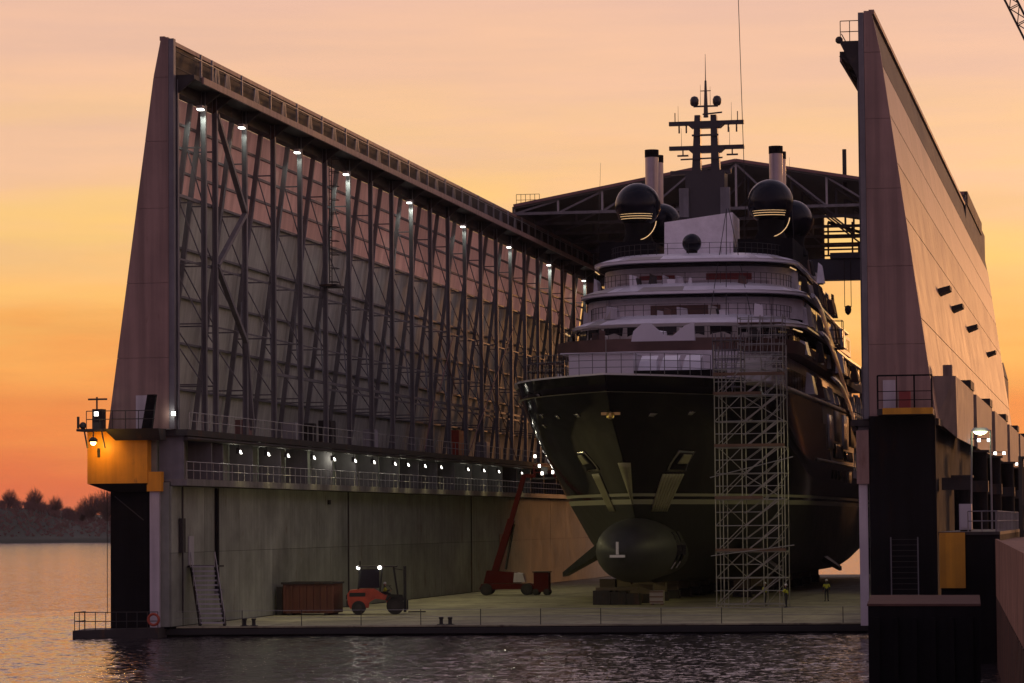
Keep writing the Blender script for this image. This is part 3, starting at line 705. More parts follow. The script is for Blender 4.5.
# balcony on the front end
MB().box(-14.55, -11.05, 203.0, 205.0, 13.9, 14.3).build('balcony_floor', M['dark_steel'], rw)
MB().box(-14.2, -11.05, 202.92, 202.99, 13.95, 14.35).build('balcony_beam', M['yellow_board'], rw)
m = MB()
for x in (-14.5, -13.3, -12.2, -11.1): m.bar((x, 203.0, 14.3), (x, 203.0, 16.4), .1 if x in (-14.5, -11.1, -12.2) else .06)
m.bar((-14.5, 203.0, 16.4), (-11.1, 203.0, 16.4), .1)
for z in (14.85, 15.4): m.bar((-14.5, 203.0, z), (-11.1, 203.0, z), .05)
m.build('balcony_frame', M['dark'], rw)
MB().box(-13.2, -12.5, 203.6, 204.4, 14.35, 15.45).build('hose_box', M['redcloth'], rw)
MB().box(-14.3, -13.5, 204.95, 204.99, 14.3, 16.2).build('door', M['lavender'], rw)
# lower front: dark wall, ladder with pale stiles, fender post
MB().box(-15.2, -11.0, 204.5, 205.0, .0, 13.9).build('front_wall', M['dark'], rw)
m = MB()
for x in (-13.9, -12.2): m.bar((x, 204.3, 2.0), (x, 204.3, 6.2), .07)
m.build('ladder_stile', M['steel'], rw)
m = MB()
z = 2.2
while z < 6.2: m.bar((-13.9, 204.3, z), (-12.2, 204.3, z), .04); z += .35
m.build('ladder_rung', M['dark_steel'], rw)
MB().box(-15.9, -15.35, 204.6, 205.0, .6, 9.6).build('fender_post', M['lavender'], rw)
MB().box(-16.0, -15.22, 204.4, 205.02, 9.6, 13.0).build('post_cap', M['tower_end'], rw)
# platform hung high on the inner front corner
MB().hexa([(-15.5, 205.1, 35.4), (-15.2, 205.1, 35.4), (-15.2, 206.4, 35.4), (-15.5, 206.4, 35.4)], [(-16.8, 205.1, 38.1), (-15.2, 205.1, 38.1), (-15.2, 206.4, 38.1), (-16.8, 206.4, 38.1)]).build('corner_bracket', M['dark_steel'], rw)
m = MB()
for x in (-16.7, -16.1, -15.5): m.bar((x, 205.1, 38.1), (x, 205.1, 39.4), .05)
for z in (38.7, 39.4): m.bar((-16.7, 205.1, z), (-15.3, 205.1, z), .05)
m.ball((-16.8, 205.3, 38.2), .25, 8, 5)
m.build('corner_railing', M['dark_steel'], rw)

# ------------------------------------------------------------------ roof over the dock's far end
RY0, RY1 = 334.0, 384.0
roof = thing('dock_roof', 'shallow gabled roof on dark trusses spanning the dock behind the yacht', 'roof', (XC, RY0, 40.0))
xa, xb, zr, ze = -62.2, -14.6, 45.2, 41.0
for s, xe in ((-1, xa), (1, xb)):
    for k in range(5):
        ya, yb = RY0 + k * 10, RY0 + k * 10 + 9.96
        MB().hexa([(XC, ya, zr - .3), (xe, ya, ze - .3), (xe, yb, ze - .3), (XC, yb, zr - .3)], [(XC, ya, zr), (xe, ya, ze), (xe, yb, ze), (XC, yb, zr)]).build('roof_sheet', M['roofsheet'], roof)
    MB().bar((XC, RY0 - .1, zr + .05), (xe, RY0 - .1, ze + .05), .2, .3).build('verge_trim', M['roofedge'], roof)
for ty, zc in ((RY0 + .3, 40.2), (RY0 + 12, 40.2), (RY0 + 24, 40.2), (RY0 + 36, 40.2), (RY1 - .4, 40.2)):
    MB().bar((xa, ty, zc), (xb, ty, zc), .3, .3).build('bottom_chord', M['steel'], roof)
    npan = 10
    for i in range(npan + 1):
        x = xa + (xb - xa) * i / npan; zt = zr - .3 - (zr - ze) * abs(x - XC) / (xb - XC) * 1.0
        MB().bar((x, ty, zc), (x, ty, zt), .22).build('truss_post', M['steel_lt'] if ty < RY0 + 1 else M['steel'], roof)
        if i < npan:
            x2 = xa + (xb - xa) * (i + 1) / npan; zt2 = zr - .3 - (zr - ze) * abs(x2 - XC) / (xb - XC)
            MB().bar((x, ty, zc if i < npan / 2 else zt), (x2, ty, zt2 if i < npan / 2 else zc), .2).build('truss_diagonal', M['steel'], roof)
for xe in (xa - .1, xb + .1):
    for k in range(5): MB().box(xe - .06, xe + .06, RY0 + k * 10, RY0 + k * 10 + 9.96, 37.4, ze - .05).build('eave_panel', M['roofsheet'], roof)
MB().prism([(xa, RY1 - .2, 36.0), (-33.5, RY1 - .2, 36.0), (-33.5, RY1 - .2, 44.2), (XC, RY1 - .2, 44.9), (xa, RY1 - .2, 40.7)], (0, .15, 0)).build('gable_panel', M['roofsheet'], roof)
# slatted screen of beams under the far gable
for i in range(6):
    z = 42.6 - i * .72
    MB().bar((-34, RY1 - .8, z), (-15.5, RY1 - .8, z), .26, .2).build('screen_beam', M['roofedge'], roof)
for i in range(7):
    x = -33 + i * 2.9
    MB().bar((x, RY1 - .8, 38.9), (x, RY1 - .8, 43.0), .2).build('screen_post', M['roofedge'], roof)
MB().bar((-33, RY1 - 1.2, 43), (-21, RY1 - 1.2, 38.9), .35).build('screen_brace', M['dark_steel'], roof)
MB().bar((-21, RY1 - 1.2, 38.9), (-15.5, RY1 - 1.2, 41.5), .3).build('screen_brace', M['dark_steel'], roof)
m = MB()
for i in range(6): m.bar((-62 + i * .5, RY0 + .5, 41), (-62 + i * .5, RY0 + .5, 42.3), .05)
m.bar((-62, RY0 + .5, 42.3), (-59.5, RY0 + .5, 42.3), .05).bar((-62, RY0 + .5, 41.7), (-59.5, RY0 + .5, 41.7), .05)
m.build('roof_railing', M['dark_steel'], roof)
for x, h in ((-27.2, 3.2), (-25.4, 2.0), (-24.2, 1.2)):
    MB().tube((x, RY0 + 3, 42), (x, RY0 + 3, 43.2 + h), .22, n=8).build('vent_pipe', M['dark_steel'], roof)

# bridge crane between the walls, behind the yacht
cr_t = thing('wall_crane', 'dark blue crane girder reaching from the right dock wall behind the yacht', 'crane', (XC, 345, 33.3))
MB().box(-42.0, -15.6, 345.0, 346.6, 33.4, 35.5).build('girder', M['cranepaint'], cr_t)
MB().box(-42.0, -15.6, 344.8, 346.8, 33.2, 33.38).build('flange', M['cranepaint'], cr_t)
MB().box(-29.5, -24.0, 344.4, 347, 35.5, 36.1).build('trolley', M['cranepaint'], cr_t)
MB().box(-26.5, -25.6, 344.6, 345.4, 36.1, 37.0).build('winch', M['dark_steel'], cr_t)
for x in (-28.0, -27.3): MB().tube((x, 344.6, 35.5), (x, 344.6, 30.2), .035, n=4).build('hoist_rope', M['black'], cr_t)
hk = MB().lathe([(.05, .6), (.32, .5), (.36, .1), (.3, -.2), (.08, -.45)], (-27.65, 344.6, 29.8), 10).build('hook_block', M['dark_steel'], cr_t)

# ------------------------------------------------------------------ lamps
def add_light(kind, parent, loc, energy, color, direction=None, spot=None, size=.3):
    d = bpy.data.lights.new('light', kind); d.energy = energy; d.color = color
    if kind == 'SPOT': d.spot_size = R(spot or 110); d.spot_blend = .6
    if kind in ('POINT', 'SPOT'): d.shadow_soft_size = size
    o = bpy.data.objects.new('light', d); col.objects.link(o)
    o.location = Vector(loc) - wloc(parent); o.parent = parent
    if direction: o.rotation_euler = (-Vector(direction)).to_track_quat('Z', 'Y').to_euler()
    return o
ORD = ['first', 'second', 'third', 'fourth', 'fifth', 'sixth', 'seventh', 'eighth', 'ninth', 'tenth', 'eleventh', 'twelfth', 'thirteenth', 'fourteenth', 'fifteenth', 'sixteenth']
WORK = (1.0, 0.86, 0.42)
def ledge_lamp(x, y, s, label, group):
    t = thing('ledge_floodlight', label, 'floodlight', (x, y, 12.45), group)
    MB().box(x - .1 * s - .12, x - .1 * s + .12, y - .16, y + .16, 12.35, 12.75).build('housing', M['dark_steel'], t)
    MB().tube((x - .1 * s, y, 12.75), (x - .1 * s, y, 13.3), .03, n=5).build('bracket', M['dark_steel'], t)
    MB().add([(x + .05 * s, y - .12, 12.58), (x + .05 * s, y + .12, 12.58), (x + .16 * s, y + .12, 12.34), (x + .16 * s, y - .12, 12.34),
              (x - .02 * s, y - .12, 12.56), (x - .02 * s, y + .12, 12.56), (x + .08 * s, y + .12, 12.32), (x + .08 * s, y - .12, 12.32)],
             [(0, 1, 2, 3), (7, 6, 5, 4), (0, 4, 5, 1), (1, 5, 6, 2), (2, 6, 7, 3), (3, 7, 4, 0)]).build('lens', M['lamp'], t)
    return t
LY = [218.3, 225.9, 231.6, 239.5, 246.0, 253.1, 259.9, 267.8, 273.0, 280.0, 287.0, 299.4, 307.3, 315.0, 327.7]
LEDGE_W = 560.0
for i, y in enumerate(LY):
    t = ledge_lamp(-60.45, y, 1, ORD[i] + ' lit floodlight from the left under the left wall\'s ledge', 'lit floodlights under the dock ledge')
    add_light('SPOT', t, (-60.1, y, 12.35), LEDGE_W, WORK, (1.0, .15, -.9), 150)
    add_light('POINT', t, (-60.9, y + .3, 12.5), 26.0, (1.0, .95, .75), size=.1)
for i, y in enumerate(LY[:12:2]):
    t = ledge_lamp(-16.35, y, -1, ORD[i] + ' lit floodlight from the bow along the right wall\'s inner ledge', 'floodlights on the hidden inner side of the right dock wall')
    add_light('SPOT', t, (-16.7, y, 12.35), LEDGE_W, WORK, (-1.0, -.1, -.6), 130)
TY = [211.6, 222.2, 238.2, 254.2, 278.2, 302.2, 326.2, 350.2, 374.2]
for i, y in enumerate(TY):
    big = i in (0, 3, 4, 7, 8)
    t = thing('column_floodlight', ORD[i] + ' small white lamp from the left, high under the left wall\'s gangway', 'floodlight', (-61.3, y, 35.9), 'lamps under the dock gangway')
    MB().tube((-61.3, y, 36.2), (-61.3, y, 37.2), .04, n=5).build('bracket', M['dark_steel'], t)
    MB().box(-61.5, -61.1, y - .3, y + .3, 35.98, 36.2).build('housing', M['cabinet'], t)
    MB().box(-61.48, -61.12, y - .28, y + .28, 35.88, 35.975).build('lens', M['lamp'], t)
    add_light('SPOT', t, (-61.3, y, 35.8), 230.0 if big else 90.0, (.9, 1.0, .82), (0, .25, -1), 120, .12)
t = thing('corner_floodlight', 'lit orange-glowing floodlight above the yellow housing', 'floodlight', (-66.3, 203.4, 13.0))
MB().tube((-66.3, 203.3, 13.7), (-66.3, 203.2, 13.1), .05, n=5).build('bracket', M['dark_steel'], t)
MB().lathe([(.12, .2), (.3, .05), (.32, -.1)], (-66.3, 203.2, 13.0), 10).build('housing', M['dark_steel'], t)
MB().ball((-66.3, 203.2, 12.86), .2, 10, 6).build('lens', M['lamp_y'], t)
add_light('POINT', t, (-66.0, 203.2, 12.6), 110.0, (1.0, .5, .06), size=.15)
for (x, y, z, lb_) in ((-66.1, 203.3, 14.75, 'small white lamp beside the mooring winch'), (-61.3, 205.0, 14.75, 'small white lamp at the corner of the upper ledge')):
    t = thing('deck_lamp', lb_, 'lamp', (x, y, z))
    MB().box(x - .16, x + .16, y - .02, y + .2, z - .16, z + .16).build('housing', M['dark_steel'], t)
    MB().box(x - .13, x + .13, y - .07, y - .022, z - .13, z + .13).build('lens', M['lamp'], t)
    add_light('POINT', t, (x, y - .4, z), 14.0, (1, .95, .85), size=.1)

# ------------------------------------------------------------------ yacht
YB = 243.7
ya_t = thing('motor_yacht', 'huge dark-hulled motor yacht with white stepped decks, bow towards the camera', 'yacht', (XC, 300.0, ZD + 1.4))
YE = 383.0
STEM = [(2.2, 269.0), (5.0, 262.5), (7.8, 259.0), (9.0, 257.5), (12.0, 253.5), (15.4, 247.3), (18.7, YB)]
LEN = [(2.2, 58), (5.7, 50), (9, 46), (12, 42), (15, 37), (18.7, 33)]
POW = [(2.2, 1.8), (5.7, 2.1), (9, 2.6), (12, 2.7), (15, 2.8), (18.7, 3.3)]
def beam(z):
    if z >= 6: return 10.6 + .6 * sstep((z - 6) / 8)
    return 8.3 + 2.3 * math.sqrt(max(0, 1 - ((6 - z) / 3.8) ** 2))
def halfb(z, Y):
    s = lerp_tab(STEM, z)
    if Y <= s: return 0.0
    t_ = min(1, (Y - s) / lerp_tab(LEN, z))
    b = beam(z) * (1 - (1 - t_) ** lerp_tab(POW, z))
    return b * (1 - .05 * sstep((Y - 345) / 45))
def zkeel(Y): return 2.2 + 1.7 * sstep((Y - 345) / 45)
def zmap(z, Y): return z if z >= 9 else zkeel(Y) + (z - 2.2) * (9 - zkeel(Y)) / 6.8
ZL = [2.2, 2.35, 2.7, 3.3, 4.2, 5.4, 6.6, 7.8, 8.74, 9.14, 9.38, 9.62, 10.6, 11.8, 13.0, 14.2, 15.4, 16.6, 17.5, 18.3, 18.7]
NS = 64
grid = []
for z in ZL:
    s = lerp_tab(STEM, z)
    grid.append([(s + (YE - s) * (i / NS) ** 1.7, z) for i in range(NS + 1)])
def hp(z, Y, side, off=0.0):
    b = halfb(z, Y)
    return Vector((XC + side * (b + off), Y, zmap(z, Y)))
parts = {k: MB() for k in ('hull', 'bottom', 'stripe', 'side', 'rim')}
for side in (-1, 1):
    for j in range(len(ZL) - 1):
        for i in range(NS):
            q = [hp(z_, y_, side) for (y_, z_) in (grid[j][i], grid[j][i + 1], grid[j + 1][i + 1], grid[j + 1][i])]
            if side < 0: q.reverse()
            zc = (ZL[j] + ZL[j + 1]) / 2; yc = grid[j][i][0]
            edge = 314 - 8 * sstep((zc - 13) / 5) 
            k = 'bottom' if zc < 8.74 else 'stripe' if (8.74 < zc < 9.14 or 9.38 < zc < 9.62) else 'side' if (yc > edge and zc > 13.0) else 'hull'
            parts[k].add(q, [(0, 1, 2, 3)])
# flat bottom and transom
for i in range(NS):
    a, b = grid[0][i], grid[0][i + 1]
    parts['bottom'].add([hp(a[1], a[0], -1), hp(b[1], b[0], -1), hp(b[1], b[0], 1), hp(a[1], a[0], 1)], [(0, 1, 2, 3)])
for j in range(len(ZL) - 1):
    parts['hull'].add([hp(ZL[j], YE, -1), hp(ZL[j + 1], YE, -1), hp(ZL[j + 1], YE, 1), hp(ZL[j], YE, 1)], [(0, 1, 2, 3)])
def weld(o, d=.002):
    import bmesh
    bm = bmesh.new(); bm.from_mesh(o.data); bmesh.ops.remove_doubles(bm, verts=bm.verts, dist=d); bmesh.ops.recalc_face_normals(bm, faces=bm.faces)
    bm.to_mesh(o.data); bm.free()
    for p in o.data.polygons: p.use_smooth = True
hull = parts['hull'].build('hull', M['hull'], ya_t)
bott = parts['bottom'].build('underwater_hull', M['antifoul'], ya_t)
strp = parts['stripe'].build('boot_stripe', M['stripe'], ya_t)
sidp = parts['side'].build('side_plating', M['primer'], ya_t)
for o in (hull, bott, strp, sidp): weld(o)
# foredeck and bulwark cap
deck_pts = [(lerp_tab(STEM, 18.7) + (YE - YB) * (i / 40) ** 1.7) for i in range(41)]
m = MB()
for a, b in zip(deck_pts, deck_pts[1:]):
    m.add([(XC - halfb(18.3, a) + .1, a, 17.4), (XC + halfb(18.3, a) - .1, a, 17.4), (XC + halfb(18.3, b) - .1, b, 17.4), (XC - halfb(18.3, b) + .1, b, 17.4)], [(0, 1, 2, 3)])
m.build('main_deck', M['primer'], ya_t)
m = MB()
for s in (-1, 1):
    for a, b in zip(deck_pts, deck_pts[1:]):
        q = []
        for y_, o_ in ((a, .06), (b, .06), (b, -.45), (a, -.45)):
            q.append((XC + s * max(0, halfb(18.7, y_) + o_), y_, 0))
        lo = [(x, y, 18.66) for x, y, _ in q]; hi = [(x, y, 18.8) for x, y, _ in q]
        m.hexa(lo, hi) if s > 0 else m.hexa(list(reversed(lo)), list(reversed(hi)))
m.build('bulwark_cap', M['white'], ya_t)
# bulbous bow
bulb = MB(); rings = []
for k in range(19):
    u = k / 18.0; y = 249.6 + 27 * u
    prof = math.sqrt(max(0, 1 - (1 - min(1, u * 2.4)) ** 2.2)) if u < 1 / 2.4 else 1 - .08 * ((u - 1 / 2.4) / (1 - 1 / 2.4))
    rx = 3.0 * max(prof, .02); rz = 2.75 * max(prof, .02) * (1 - .1 * u)
    zc = 4.95 + .1 * u
    rings.append([(XC + rx * math.cos(2 * math.pi * i / 28), y, zc + rz * math.sin(2 * math.pi * i / 28)) for i in range(28)])
bulb.loft(rings, cap0=True, cap1=True)
bo = bulb.build('bulbous_bow', M['bulb'], ya_t, smooth=60); weld(bo)
# mark on the bulb, thruster scoops on its flank
def on_bulb(y, ang, off=.03):
    u = (y - 249.6) / 27
    prof = math.sqrt(max(0, 1 - (1 - min(1, u * 2.4)) ** 2.2))
    return Vector((XC + (3.0 * prof + off) * math.cos(ang), y, 4.95 + .1 * u + (2.75 * prof * (1 - .1 * u) + off) * math.sin(ang)))
mk = MB()
mk.bar((XC, 249.5, 4.75), (XC, 249.5, 5.75), .2, .25)
mk.bar((XC - .6, 249.48, 4.62), (XC + .6, 249.48, 4.62), .25, .2)
mk.build('draught_mark', M['helmet'], bo)
for y in (262.5, 265.5):
    m = MB()
    for k in range(8):
        a0, a1 = R(-35 + 8.5 * k), R(-35 + 8.5 * (k + 1))
        m.bar(on_bulb(y + k * .06, a0, .05), on_bulb(y + (k + 1) * .06, a1, .05), .5, .12)
    m.build('thruster_grille', M['black'], bo)
    m = MB().bar(on_bulb(y - .2, R(-36), .08), on_bulb(y - .1, R(-22), .08), .16, .1); m.build('grille_edge', M['chrome'], bo)
# patches that follow the hull surface
def patch(name, corners, mat, parent, side, off=.05, nu=6, nv=6, smooth=True):
    m = MB(); (z0, y0), (z1, y1), (z2, y2), (z3, y3) = corners; vs_ = []
    for i in range(nu + 1):
        for j in range(nv + 1):
            a, b = i / nu, j / nv
            z = (z0 * (1-a) + z1 * a) * (1-b) + (z3 * (1-a) + z2 * a) * b; y = (y0 * (1-a) + y1 * a) * (1-b) + (y3 * (1-a) + y2 * a) * b
            e = .12
            p = hp(z, y, side); dy = hp(z, y + e, side) - p; dz = hp(z + e, y, side) - p
            nn = dy.cross(dz).normalized()
            if nn.x * side < 0: nn = -nn
            vs_.append(p + nn * off)
    m.add(vs_, [(i*(nv+1)+j, (i+1)*(nv+1)+j, (i+1)*(nv+1)+j+1, i*(nv+1)+j+1) for i in range(nu) for j in range(nv)])
    o = m.build(name, mat, parent, smooth=smooth)
    md = o.modifiers.new('thickness', 'SOLIDIFY'); md.thickness = .06; md.offset = 0
    return o
for side, pk, ch in ((1, [(11.42, 258.5), (13.09, 257.4), (13.04, 259.4), (11.44, 260.8)], [(8.19, 260.5), (11.2, 258.3), (11.22, 260.9), (8.18, 262.6)]),
                     (-1, [(11.46, 261.3), (13.07, 258.9), (13.1, 257.2), (11.56, 258.4)], [(8.23, 263.9), (11.28, 260.6), (11.33, 259.0), (8.22, 262.4)])):
    fr = patch('anchor_pocket', pk, M['chrome'], hull, side, .04)
    cz = sum(p[0] for p in pk) / 4; cy = sum(p[1] for p in pk) / 4
    patch('pocket_recess', [(cz + (z - cz) * .78, cy + (y - cy) * .78) for z, y in pk], M['dark'], hull, side, .10)
    c2 = (cz + .25, cy)
    patch('anchor_fluke', [(c2[0] + (z - cz) * .45, c2[1] + (y - cy) * .5) for z, y in pk], M['chafe'], hull, side, .17)
    for k in range(7):   # chafing strips side by side
        a, b = k / 7 + .012, (k + 1) / 7 - .012
        def mixp(p, q, t_): return (p[0] + (q[0] - p[0]) * t_, p[1] + (q[1] - p[1]) * t_)
        patch('chafing_strip', [mixp(ch[0], ch[3], a), mixp(ch[1], ch[2], a), mixp(ch[1], ch[2], b), mixp(ch[0], ch[3], b)], M['chafe'], hull, side, .05, 6, 1)
m = MB()
for k in range(8):
    z0, z1 = 12.0 - 3.3 * k / 8, 12.0 - 3.3 * (k + 1) / 8
    y0, y1 = lerp_tab(STEM, z0), lerp_tab(STEM, z1)
    w0, w1 = .48 * (1 - k / 8) + .05, .48 * (1 - (k + 1) / 8) + .05
    m.add([(XC - w0, y0 + .05, z0), (XC, y0 - .3, z0), (XC + w0, y0 + .05, z0), (XC - w1, y1 + .05, z1), (XC, y1 - .3, z1), (XC + w1, y1 + .05, z1)], [(0, 3, 4, 1), (1, 4, 5, 2)])
so = m.build('stem_plate', M['chafe'], hull); weld(so); md = so.modifiers.new('thickness', 'SOLIDIFY'); md.thickness = .05
em_ = MB().lathe([(.02, .3), (.28, .22), (.34, 0), (.28, -.22), (.02, -.3)], (XC, 246.6, 15.6), 10)
em_.bar((XC - .75, 246.8, 15.75), (XC + .75, 246.8, 15.75), .2, .22)
em_.build('bow_emblem', M['gold'], hull, smooth=True)
for side, pts in ((-1, [(17.55, 254.1), (16.0, 257.6), (15.25, 259.4), (15.8, 254.3), (15.8, 251.0)]), (1, [(15.75, 250.3), (15.95, 253.9), (15.9, 258.0), (15.6, 263.0)])):
    for z, y in pts:
        patch('fairlead', [(z - .12, y - .25), (z + .15, y - .35), (z + .15, y + .3), (z - .12, y + .2)], M['chrome'], hull, side, .05, 2, 2)
# bilge fins
for s in (-1, 1):
    for (yf_, r0_, r1_, za_, zb_) in ((279, 6.4, 9.7, 4.9, 2.7), (317, 7.6, 11.6, 5.0, 2.5)):
        MB().hexa([(XC + s * r0_, yf_, za_ - .5), (XC + s * r1_, yf_ + 1.5, zb_ - .2), (XC + s * r1_, yf_ + 4.5, zb_ - .2), (XC + s * r0_, yf_ + 6.5, za_ - .5)],
                  [(XC + s * r0_, yf_, za_ + .5), (XC + s * r1_, yf_ + 1.5, zb_ + .2), (XC + s * r1_, yf_ + 4.5, zb_ + .2), (XC + s * r0_, yf_ + 6.5, za_ + .5)]).build('stabiliser_fin', M['antifoul'], ya_t)

# superstructure: rounded-front tiers
def plan(Yf, b, Lf, Ye, z, taper=.12, n=16):
    L_, R_ = [], []
    for k in range(n + 1):
        a = (math.pi / 2) * k / n
        x = b * math.sin(a) ** .62; y = Yf + Lf * (1 - math.cos(a) ** 1.1)
        L_.append((XC - x, y, z)); R_.append((XC + x, y, z))
    ym = Yf + Lf
    aft = [(ym + (Ye - ym) * t_, b * (1 - taper * sstep(t_))) for t_ in (.25, .5, .75, 1)]
    left = list(reversed(L_)); left = [(XC - bb, yy, z) for yy, bb in reversed(aft)] + left
    right = R_[1:] + [(XC + bb, yy, z) for yy, bb in aft]
    return left + right
def tier(name, levels, mat, Ye, parent=ya_t, cap0=False, cap1=True, taper=.12, smooth=35):
    m = MB(); m.loft([plan(Yf, b, Lf, Ye - 0.0, z, taper) for (Yf, b, Lf, z) in levels], cap0=cap0, cap1=cap1)
    return m.build(name, mat, parent, smooth=smooth)
def pane_row(parent, Yf, b, Lf, Ye, z0, z1, n0, wid, gap, mat, name='window_pane', taper=.12, off=.05, y_from=None, y_to=None):
    """dark panes laid along a tier wall, each a piece"""
    pts = plan(Yf, b, Lf, Ye, z0, taper, 24); acc = []
    seg = []
    for p, q in zip(pts, pts[1:]):
        p, q = Vector(p), Vector(q); k = max(1, int((q - p).length / .25))
        for i in range(k): seg.append(p + (q - p) * i / k)
    i = 0; d = 0; start = 0; cnt = 0
    s = [0.0]
    for a, c in zip(seg, seg[1:]): s.append(s[-1] + (c - a).length)
    pos = .5
    def at_s(v):
        lo = 0
        for k in range(len(s) - 1):
            if s[k + 1] >= v: return seg[k] + (seg[k + 1] - seg[k]) * ((v - s[k]) / max(1e-6, s[k + 1] - s[k]))
        return seg[-1]
    while pos + wid < s[-1]:
        a, c = at_s(pos), at_s(pos + wid); pos += wid + gap
        mid = (a + c) / 2
        if (y_from and mid.y < y_from) or (y_to and mid.y > y_to): continue
        d_ = (c - a).normalized(); nrm = Vector((d_.y, -d_.x, 0))
        if nrm.dot(mid - Vector((XC, 320, mid.z))) < 0: nrm = -nrm
        a2, c2 = a + nrm * off, c + nrm * off; a0, c0 = a - nrm * .1, c - nrm * .1
        up = Vector((0, 0, z1 - z0))
        MB().hexa([a2, c2, c0, a0], [a2 + up, c2 + up, c0 + up, a0 + up]).build(name, mat, parent)
# tier 1: foredeck house behind the bulwark, then the brown band with dark recess
h1 = tier('deck_house', [(276.0, 9.6, 9, 17.4), (276.5, 9.5, 9, 22.2)], M['wrap'], 378)
tier('bulwark_band', [(277.0, 10.9, 10, 22.2), (277.2, 11.0, 10, 23.35), (277.7, 10.6, 10, 23.35)], M['brown'], 378, cap0=True)
h2 = tier('deck_house', [(283.0, 9.8, 9, 23.3), (283.4, 9.7, 9, 25.0)], M['primer'], 374)
pane_row(h2, 283.2, 9.8, 9, 374, 23.6, 24.7, 0, 2.0, .5, M['glass'])
# sloping white visors: thin dark soffit, bright shoulder
def visor(Yf, b, Lf, z, hgt, ins, Ye, mat):
    o = tier('deck_visor', [(Yf + .5, b - .5, Lf, z - .02), (Yf, b, Lf, z + .05), (Yf + .05, b - .03, Lf, z + .3), (Yf + ins * .55, b - ins * .45, Lf, z + hgt * .62), (Yf + ins, b - ins, Lf, z + hgt)], mat, Ye, cap0=False)
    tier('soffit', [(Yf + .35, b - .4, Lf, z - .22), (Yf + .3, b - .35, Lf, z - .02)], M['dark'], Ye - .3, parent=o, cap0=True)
    return o
def visor_panels(parent, Yf, b, Lf, z, hgt, ins, Ye, seed):
    """film-covered panels on the sloping shoulder, each a piece"""
    rnd = random.Random(seed)
    lo = plan(Yf + .03, b + .03, Lf, Ye, z + .32, .12, 14); hi = plan(Yf + ins * .55 - .02, b - ins * .45 + .04, Lf, Ye, z + hgt * .62 + .05, .12, 14)
    n_ = len(lo)
    i = 2
    while i < n_ - 3:
        k = rnd.choice((1, 2, 2, 3)); j = min(i + k, n_ - 3)
        if j <= i: break
        L0 = [Vector(lo[q]) for q in range(i, j + 1)]; L1 = [Vector(hi[q]) for q in range(i, j + 1)]
        m = MB(); m.loft([L0, L1], closed=False)
        o = m.build('film_panel', rnd.choice((M['white'], M['wrap'], M['lavender'], M['primer'], M['wrap'])), parent)
        md = o.modifiers.new('thickness', 'SOLIDIFY'); md.thickness = .03; md.offset = 0
        i = j
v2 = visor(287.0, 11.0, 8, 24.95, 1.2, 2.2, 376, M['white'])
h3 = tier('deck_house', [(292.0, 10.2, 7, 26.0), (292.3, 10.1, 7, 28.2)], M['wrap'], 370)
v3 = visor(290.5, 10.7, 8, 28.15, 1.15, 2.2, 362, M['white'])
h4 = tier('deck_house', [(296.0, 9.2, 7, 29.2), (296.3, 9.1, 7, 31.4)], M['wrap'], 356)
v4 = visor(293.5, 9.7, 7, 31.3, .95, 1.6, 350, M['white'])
visor_panels(v2, 287.0, 11.0, 8, 24.95, 1.2, 2.2, 376, 2); visor_panels(v3, 290.5, 10.7, 8, 28.15, 1.15, 2.2, 362, 5); visor_panels(v4, 293.5, 9.7, 7, 31.3, .95, 1.6, 350, 9)
pane_row(h3, 292.2, 10.15, 7, 370, 26.5, 27.8, 0, 2.4, .35, M['glass'], y_from=302)
pane_row(h4, 296.2, 9.15, 7, 356, 29.7, 31.0, 0, 2.2, .35, M['glass'], y_from=305)
pane_row(h1, 276.3, 9.55, 9, 378, 19.2, 21.2, 0, 2.4, .4, M['glass'], y_from=290)
# joints between film sheets on the house fronts
def strake(parent, Yf, b, Lf, Ye, z0, z1, mat, name, a0, a1, off=.06):
    pts = plan(Yf - off, b + off, Lf, Ye, 0, .12, 30); n_ = len(pts)
    sel = [p for p in pts if a0 <= (p[0] - XC) / b <= a1 and p[1] < Yf + Lf + .1]
    m = MB(); m.loft([[(x, y, z0) for x, y, _ in sel], [(x, y, z1) for x, y, _ in sel]], closed=False)
    o = m.build(name, mat, parent); md = o.modifiers.new('thickness', 'SOLIDIFY'); md.thickness = .05; md.offset = 0
    return o
strake(h3, 292.1, 10.15, 7, 370, 26.3, 27.2, M['brown'], 'plywood_sheet', -.36, .36)
strake(h4, 296.1, 9.15, 7, 356, 29.9, 30.3, M['redcloth'], 'red_tape', -.55, -.05)
strake(h4, 296.1, 9.15, 7, 356, 29.8, 30.4, M['redcloth'], 'red_tape', .02, .62)
strake(h4, 296.1, 9.15, 7, 356, 29.3, 29.75, M['lavender'], 'film_sheet', -.8, .8)
for a in (-.75, -.5, -.25, 0, .25, .5, .75):
    strake(h3, 292.1, 10.15, 7, 370, 26.05, 28.15, M['lavender'], 'film_joint', a - .012, a + .05, .03)
# gull-wing deflector in front of the dark recess
MB().prism([(XC + .2 + x_, 275.5, z_) for x_, z_ in ((-2.8, 23.0), (-2.6, 23.9), (-1.9, 24.5), (-1.0, 24.5), (.1, 23.5), (.8, 23.4), (1.9, 24.3), (2.7, 24.6), (2.8, 23.0))], (0, .5, 0)).build('wind_deflector', M['white'], ya_t)
